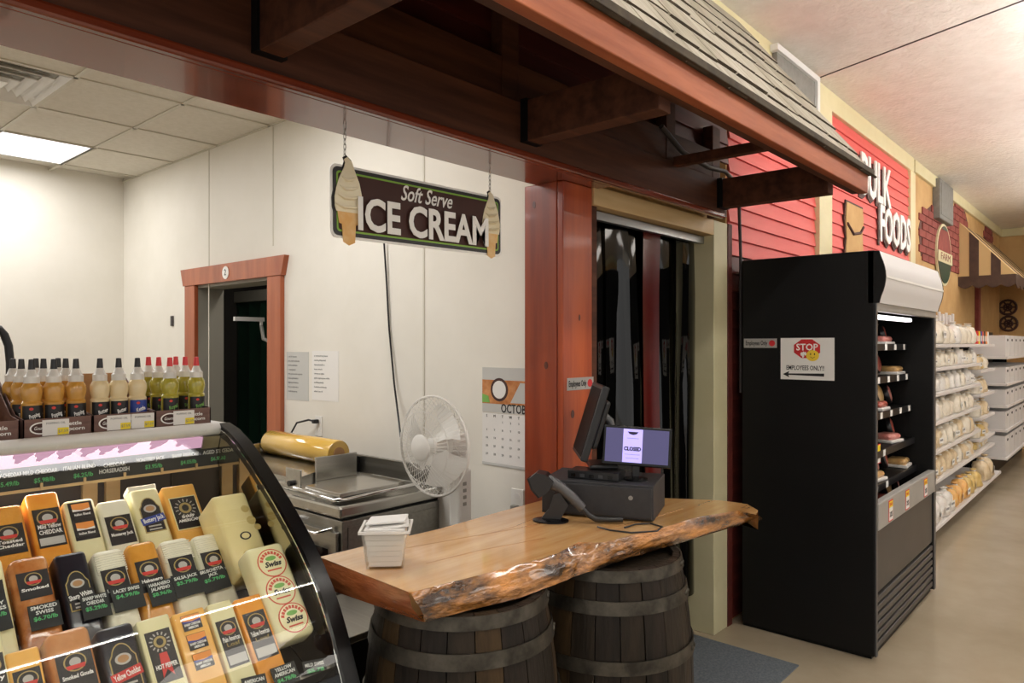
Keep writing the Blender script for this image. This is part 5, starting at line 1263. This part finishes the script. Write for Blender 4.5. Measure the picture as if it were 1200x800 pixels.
for i, z in enumerate(sh1):
    x = 6.15
    fr_ = GF + .075 - (.055 if i == 6 else 0)
    while x < GX1 - .1:
        kind = random.choice((0, 1, 2)) if i < 6 else 3
        mi = random.choice(((1, 1, 0), (0, 0, 1), (1, 0, 1), (0, 1, 0), (2, 0, 0), (2, 0, 2), (1, 3, 4))[i]) if i < 6 else (1 if x < 7.3 else 3 if x < 8.1 else 4)
        sc_ = random.uniform(.9, 1.08) * (.9 if i in (1, 2) else 1.0) * (1.25 if i == 0 else 1) * (1.14 if i in (3, 4, 5) else 1.08 if i < 3 else 1)
        w_ = bag_get(kind, mi)[4] * sc_
        if x + 2.5 * w_ > GX1: break
        bag(kind, mi, x + w_, fr_ + random.uniform(0, .012), z + .001, '%s on the %s shelf right beside the cooler' % (desc[mi], names_z[i]), 'bags on the %s shelf' % names_z[i], random.uniform(-14, 14), sc_, random.random() < .6)
        if i == 0: bag(kind, 0, x + w_, fr_ + .185, z + .001, 'clear bag of cream coloured food on the top shelf, back row', 'bags on the top shelf', random.uniform(-14, 14), sc_ * .98, False)
        x += 2.36 * w_ + .012
for i, z in enumerate(sh2):
    x = GX1 + .03; fr_ = GF + .08 - (.055 if i == 6 else 0)
    while x < GX2 - .12:
        if i == 0: break
        mi = random.choice((2, 4, 0)); kind = random.choice((0, 2)) if i < 6 else 3; sc_ = random.uniform(.9, 1.1) * (1.0 if i in (4,) else 1.15) if i < 6 else 1.2
        if i == 5: sc_ *= .5
        w_ = bag_get(kind, mi)[4] * sc_
        if x + 2.5 * w_ > GX2 - .03: break
        bag(kind, mi, x + w_, fr_ + random.uniform(0, .012), z + .001, '%s on the %s shelf of the far shelving section' % (desc[mi], names_z[i]), 'bags on the far section', random.uniform(-14, 14), sc_, random.random() < .4)
        x += 2.36 * w_ + .012
# small coloured packs at the end of the top shelf
for k in range(7):
    c = ('tag_red', 'tag_yellow', 'blue_print', 'logo_red', 'cap_black', 'orange_print', 'sign_white')[k]
    t = thing('snack_pack', 'small %s pack on the top shelf end' % ('red', 'yellow', 'blue', 'orange red', 'black', 'orange', 'white')[k], 'pack', T(9.12 + k * .115, GF + .06, 1.621), 'packs on the top shelf end')
    obj('pouch', G().prism([(-.045, 0), (.045, 0), (.048, .10), (.04, .14), (-.04, .14), (-.048, .10)], -.02, .02, RX(90)), c, t)
    obj('panel', G().box(-.03, .03, -.0215, -.02, .03, .09), 'paper', t)
for k in range(5):
    p = T(9.15 + k * .19, GB - .08, 1.621); tag(obj('display_rod', G().box(-.035, .035, -.01, .01, 0, .36 - .02 * (k % 2), .003), 'shelf_white', None, p), ('white upright display rod on the top shelf, %s of five from the bags' % ('first', 'second', 'third', 'fourth', 'fifth')[k]), 'rod', 'display rods')
tag(obj('white_box', G().box(5.9, 6.9, 1.66, 1.765, 1.622, 2.02, .004).box(5.9, 6.9, 1.65, 1.66, 1.90, 2.02, .004), 'shelf_white'), 'plain white box standing behind the bags on the top shelf', 'box')
tag(obj('dark_box', G().box(7.15, 7.75, 1.66, 1.765, 1.622, 2.0, .006).box(7.2, 7.7, 1.655, 1.66, 1.7, 1.95, .003), 'base_dark'), 'dark box standing behind the bags on the top shelf', 'box')
# ------------------------------------------------------------------ white bins at the far end of the aisle
BX, BF = 10.25, 1.2
t = thing('bin_rack', 'dark rack of white bins at the far end of the shelving', 'rack', T(BX, GB, 0))
P = T(-BX, -GB, 0)
levels = [1.47, 1.15, .885, .60, .27]; hts = [.255, .19, .19, .215, .255]
obj('back_panel', G().box(BX - .02, 13.4, GB - .02, GB, 0, 1.8), 'base_dark', t, P)
obj('plinth', G().box(BX + .2, 13.4, BF + .2, GB - .02, 0, .225), 'black_satin', t, P)
for z in levels: obj('shelf', G().box(BX, 13.4, BF + .01, GB - .02, z - .03, z - .001, .004), 'shelf_white', t, P)
for x in (BX - .04, 13.38): obj('upright', G().box(x, x + .03, GB - .2, GB - .02, 0, 1.75), 'black_satin', t, P)
for z, h_, nmz in zip(levels, hts, ('top', 'second', 'third', 'fourth', 'bottom')):
    for k in range(8):
        x = BX + .01 + k * .385
        b_ = thing('storage_bin', 'white storage bin on the %s shelf of the far rack, %s from the near end' % (nmz, ('first', 'second', 'third', 'fourth', 'fifth', 'sixth', 'seventh', 'eighth')[k]), 'bin', T(x + .185, (BF + GB) / 2, z), 'white bins')
        w_, d_ = .18, (GB - BF) / 2 - .03
        obj('shell', G().box(-w_, w_, -d_, -d_ + .006, 0, h_).box(-w_, w_, d_ - .006, d_, 0, h_).box(-w_, -w_ + .006, -d_ + .006, d_ - .006, 0, h_).box(w_ - .006, w_, -d_ + .006, d_ - .006, 0, h_).box(-w_ + .006, w_ - .006, -d_ + .006, d_ - .006, 0, .006), 'bin_white', b_)
        obj('handle_slot', G().prism(ell(.05, .016, 14), 0, .002, on_y(0, -d_, h_ * .78)), 'ink', b_)
        obj('contents', G().box(-w_ + .008, w_ - .008, -d_ + .008, d_ - .008, h_ * .7, h_ * .82, .01), 'bag%d' % (k % 3), b_)
# decorations of the far corner
for k, (px, py) in enumerate(((1181, 360), (1182, 379))):
    c = at_x(px, py, 14.5)
    t = thing('wheel_ornament', 'dark round ornament on the tan wall, %s of two' % ('upper', 'lower')[k], 'ornament', on_x(14.5, c.y, c.z), 'wall ornaments')
    r = .12
    obj('ring', G().tube([(r * math.cos(a), r * math.sin(a), .01) for a in [2 * math.pi * j / 20 for j in range(21)]], .02, 6, cap=False), 'sign_brown', t)
    obj('ring', G().tube([(r * .45 * math.cos(a), r * .45 * math.sin(a), .01) for a in [2 * math.pi * j / 14 for j in range(15)]], .016, 6, cap=False), 'sign_brown', t)
    for j in range(3): obj('spoke', G().box(-r, r, -.012, .012, .002, .018, 0, RZ(60 * j)), 'sign_brown', t)
tag(obj('wall_post', G().box(xy(1143, FY) - .06, xy(1143, FY) + .12, FY - .05, FY, 1.7, 2.48, .006), 'mural_brick'), 'dark red upright board under the striped awning', 'board')
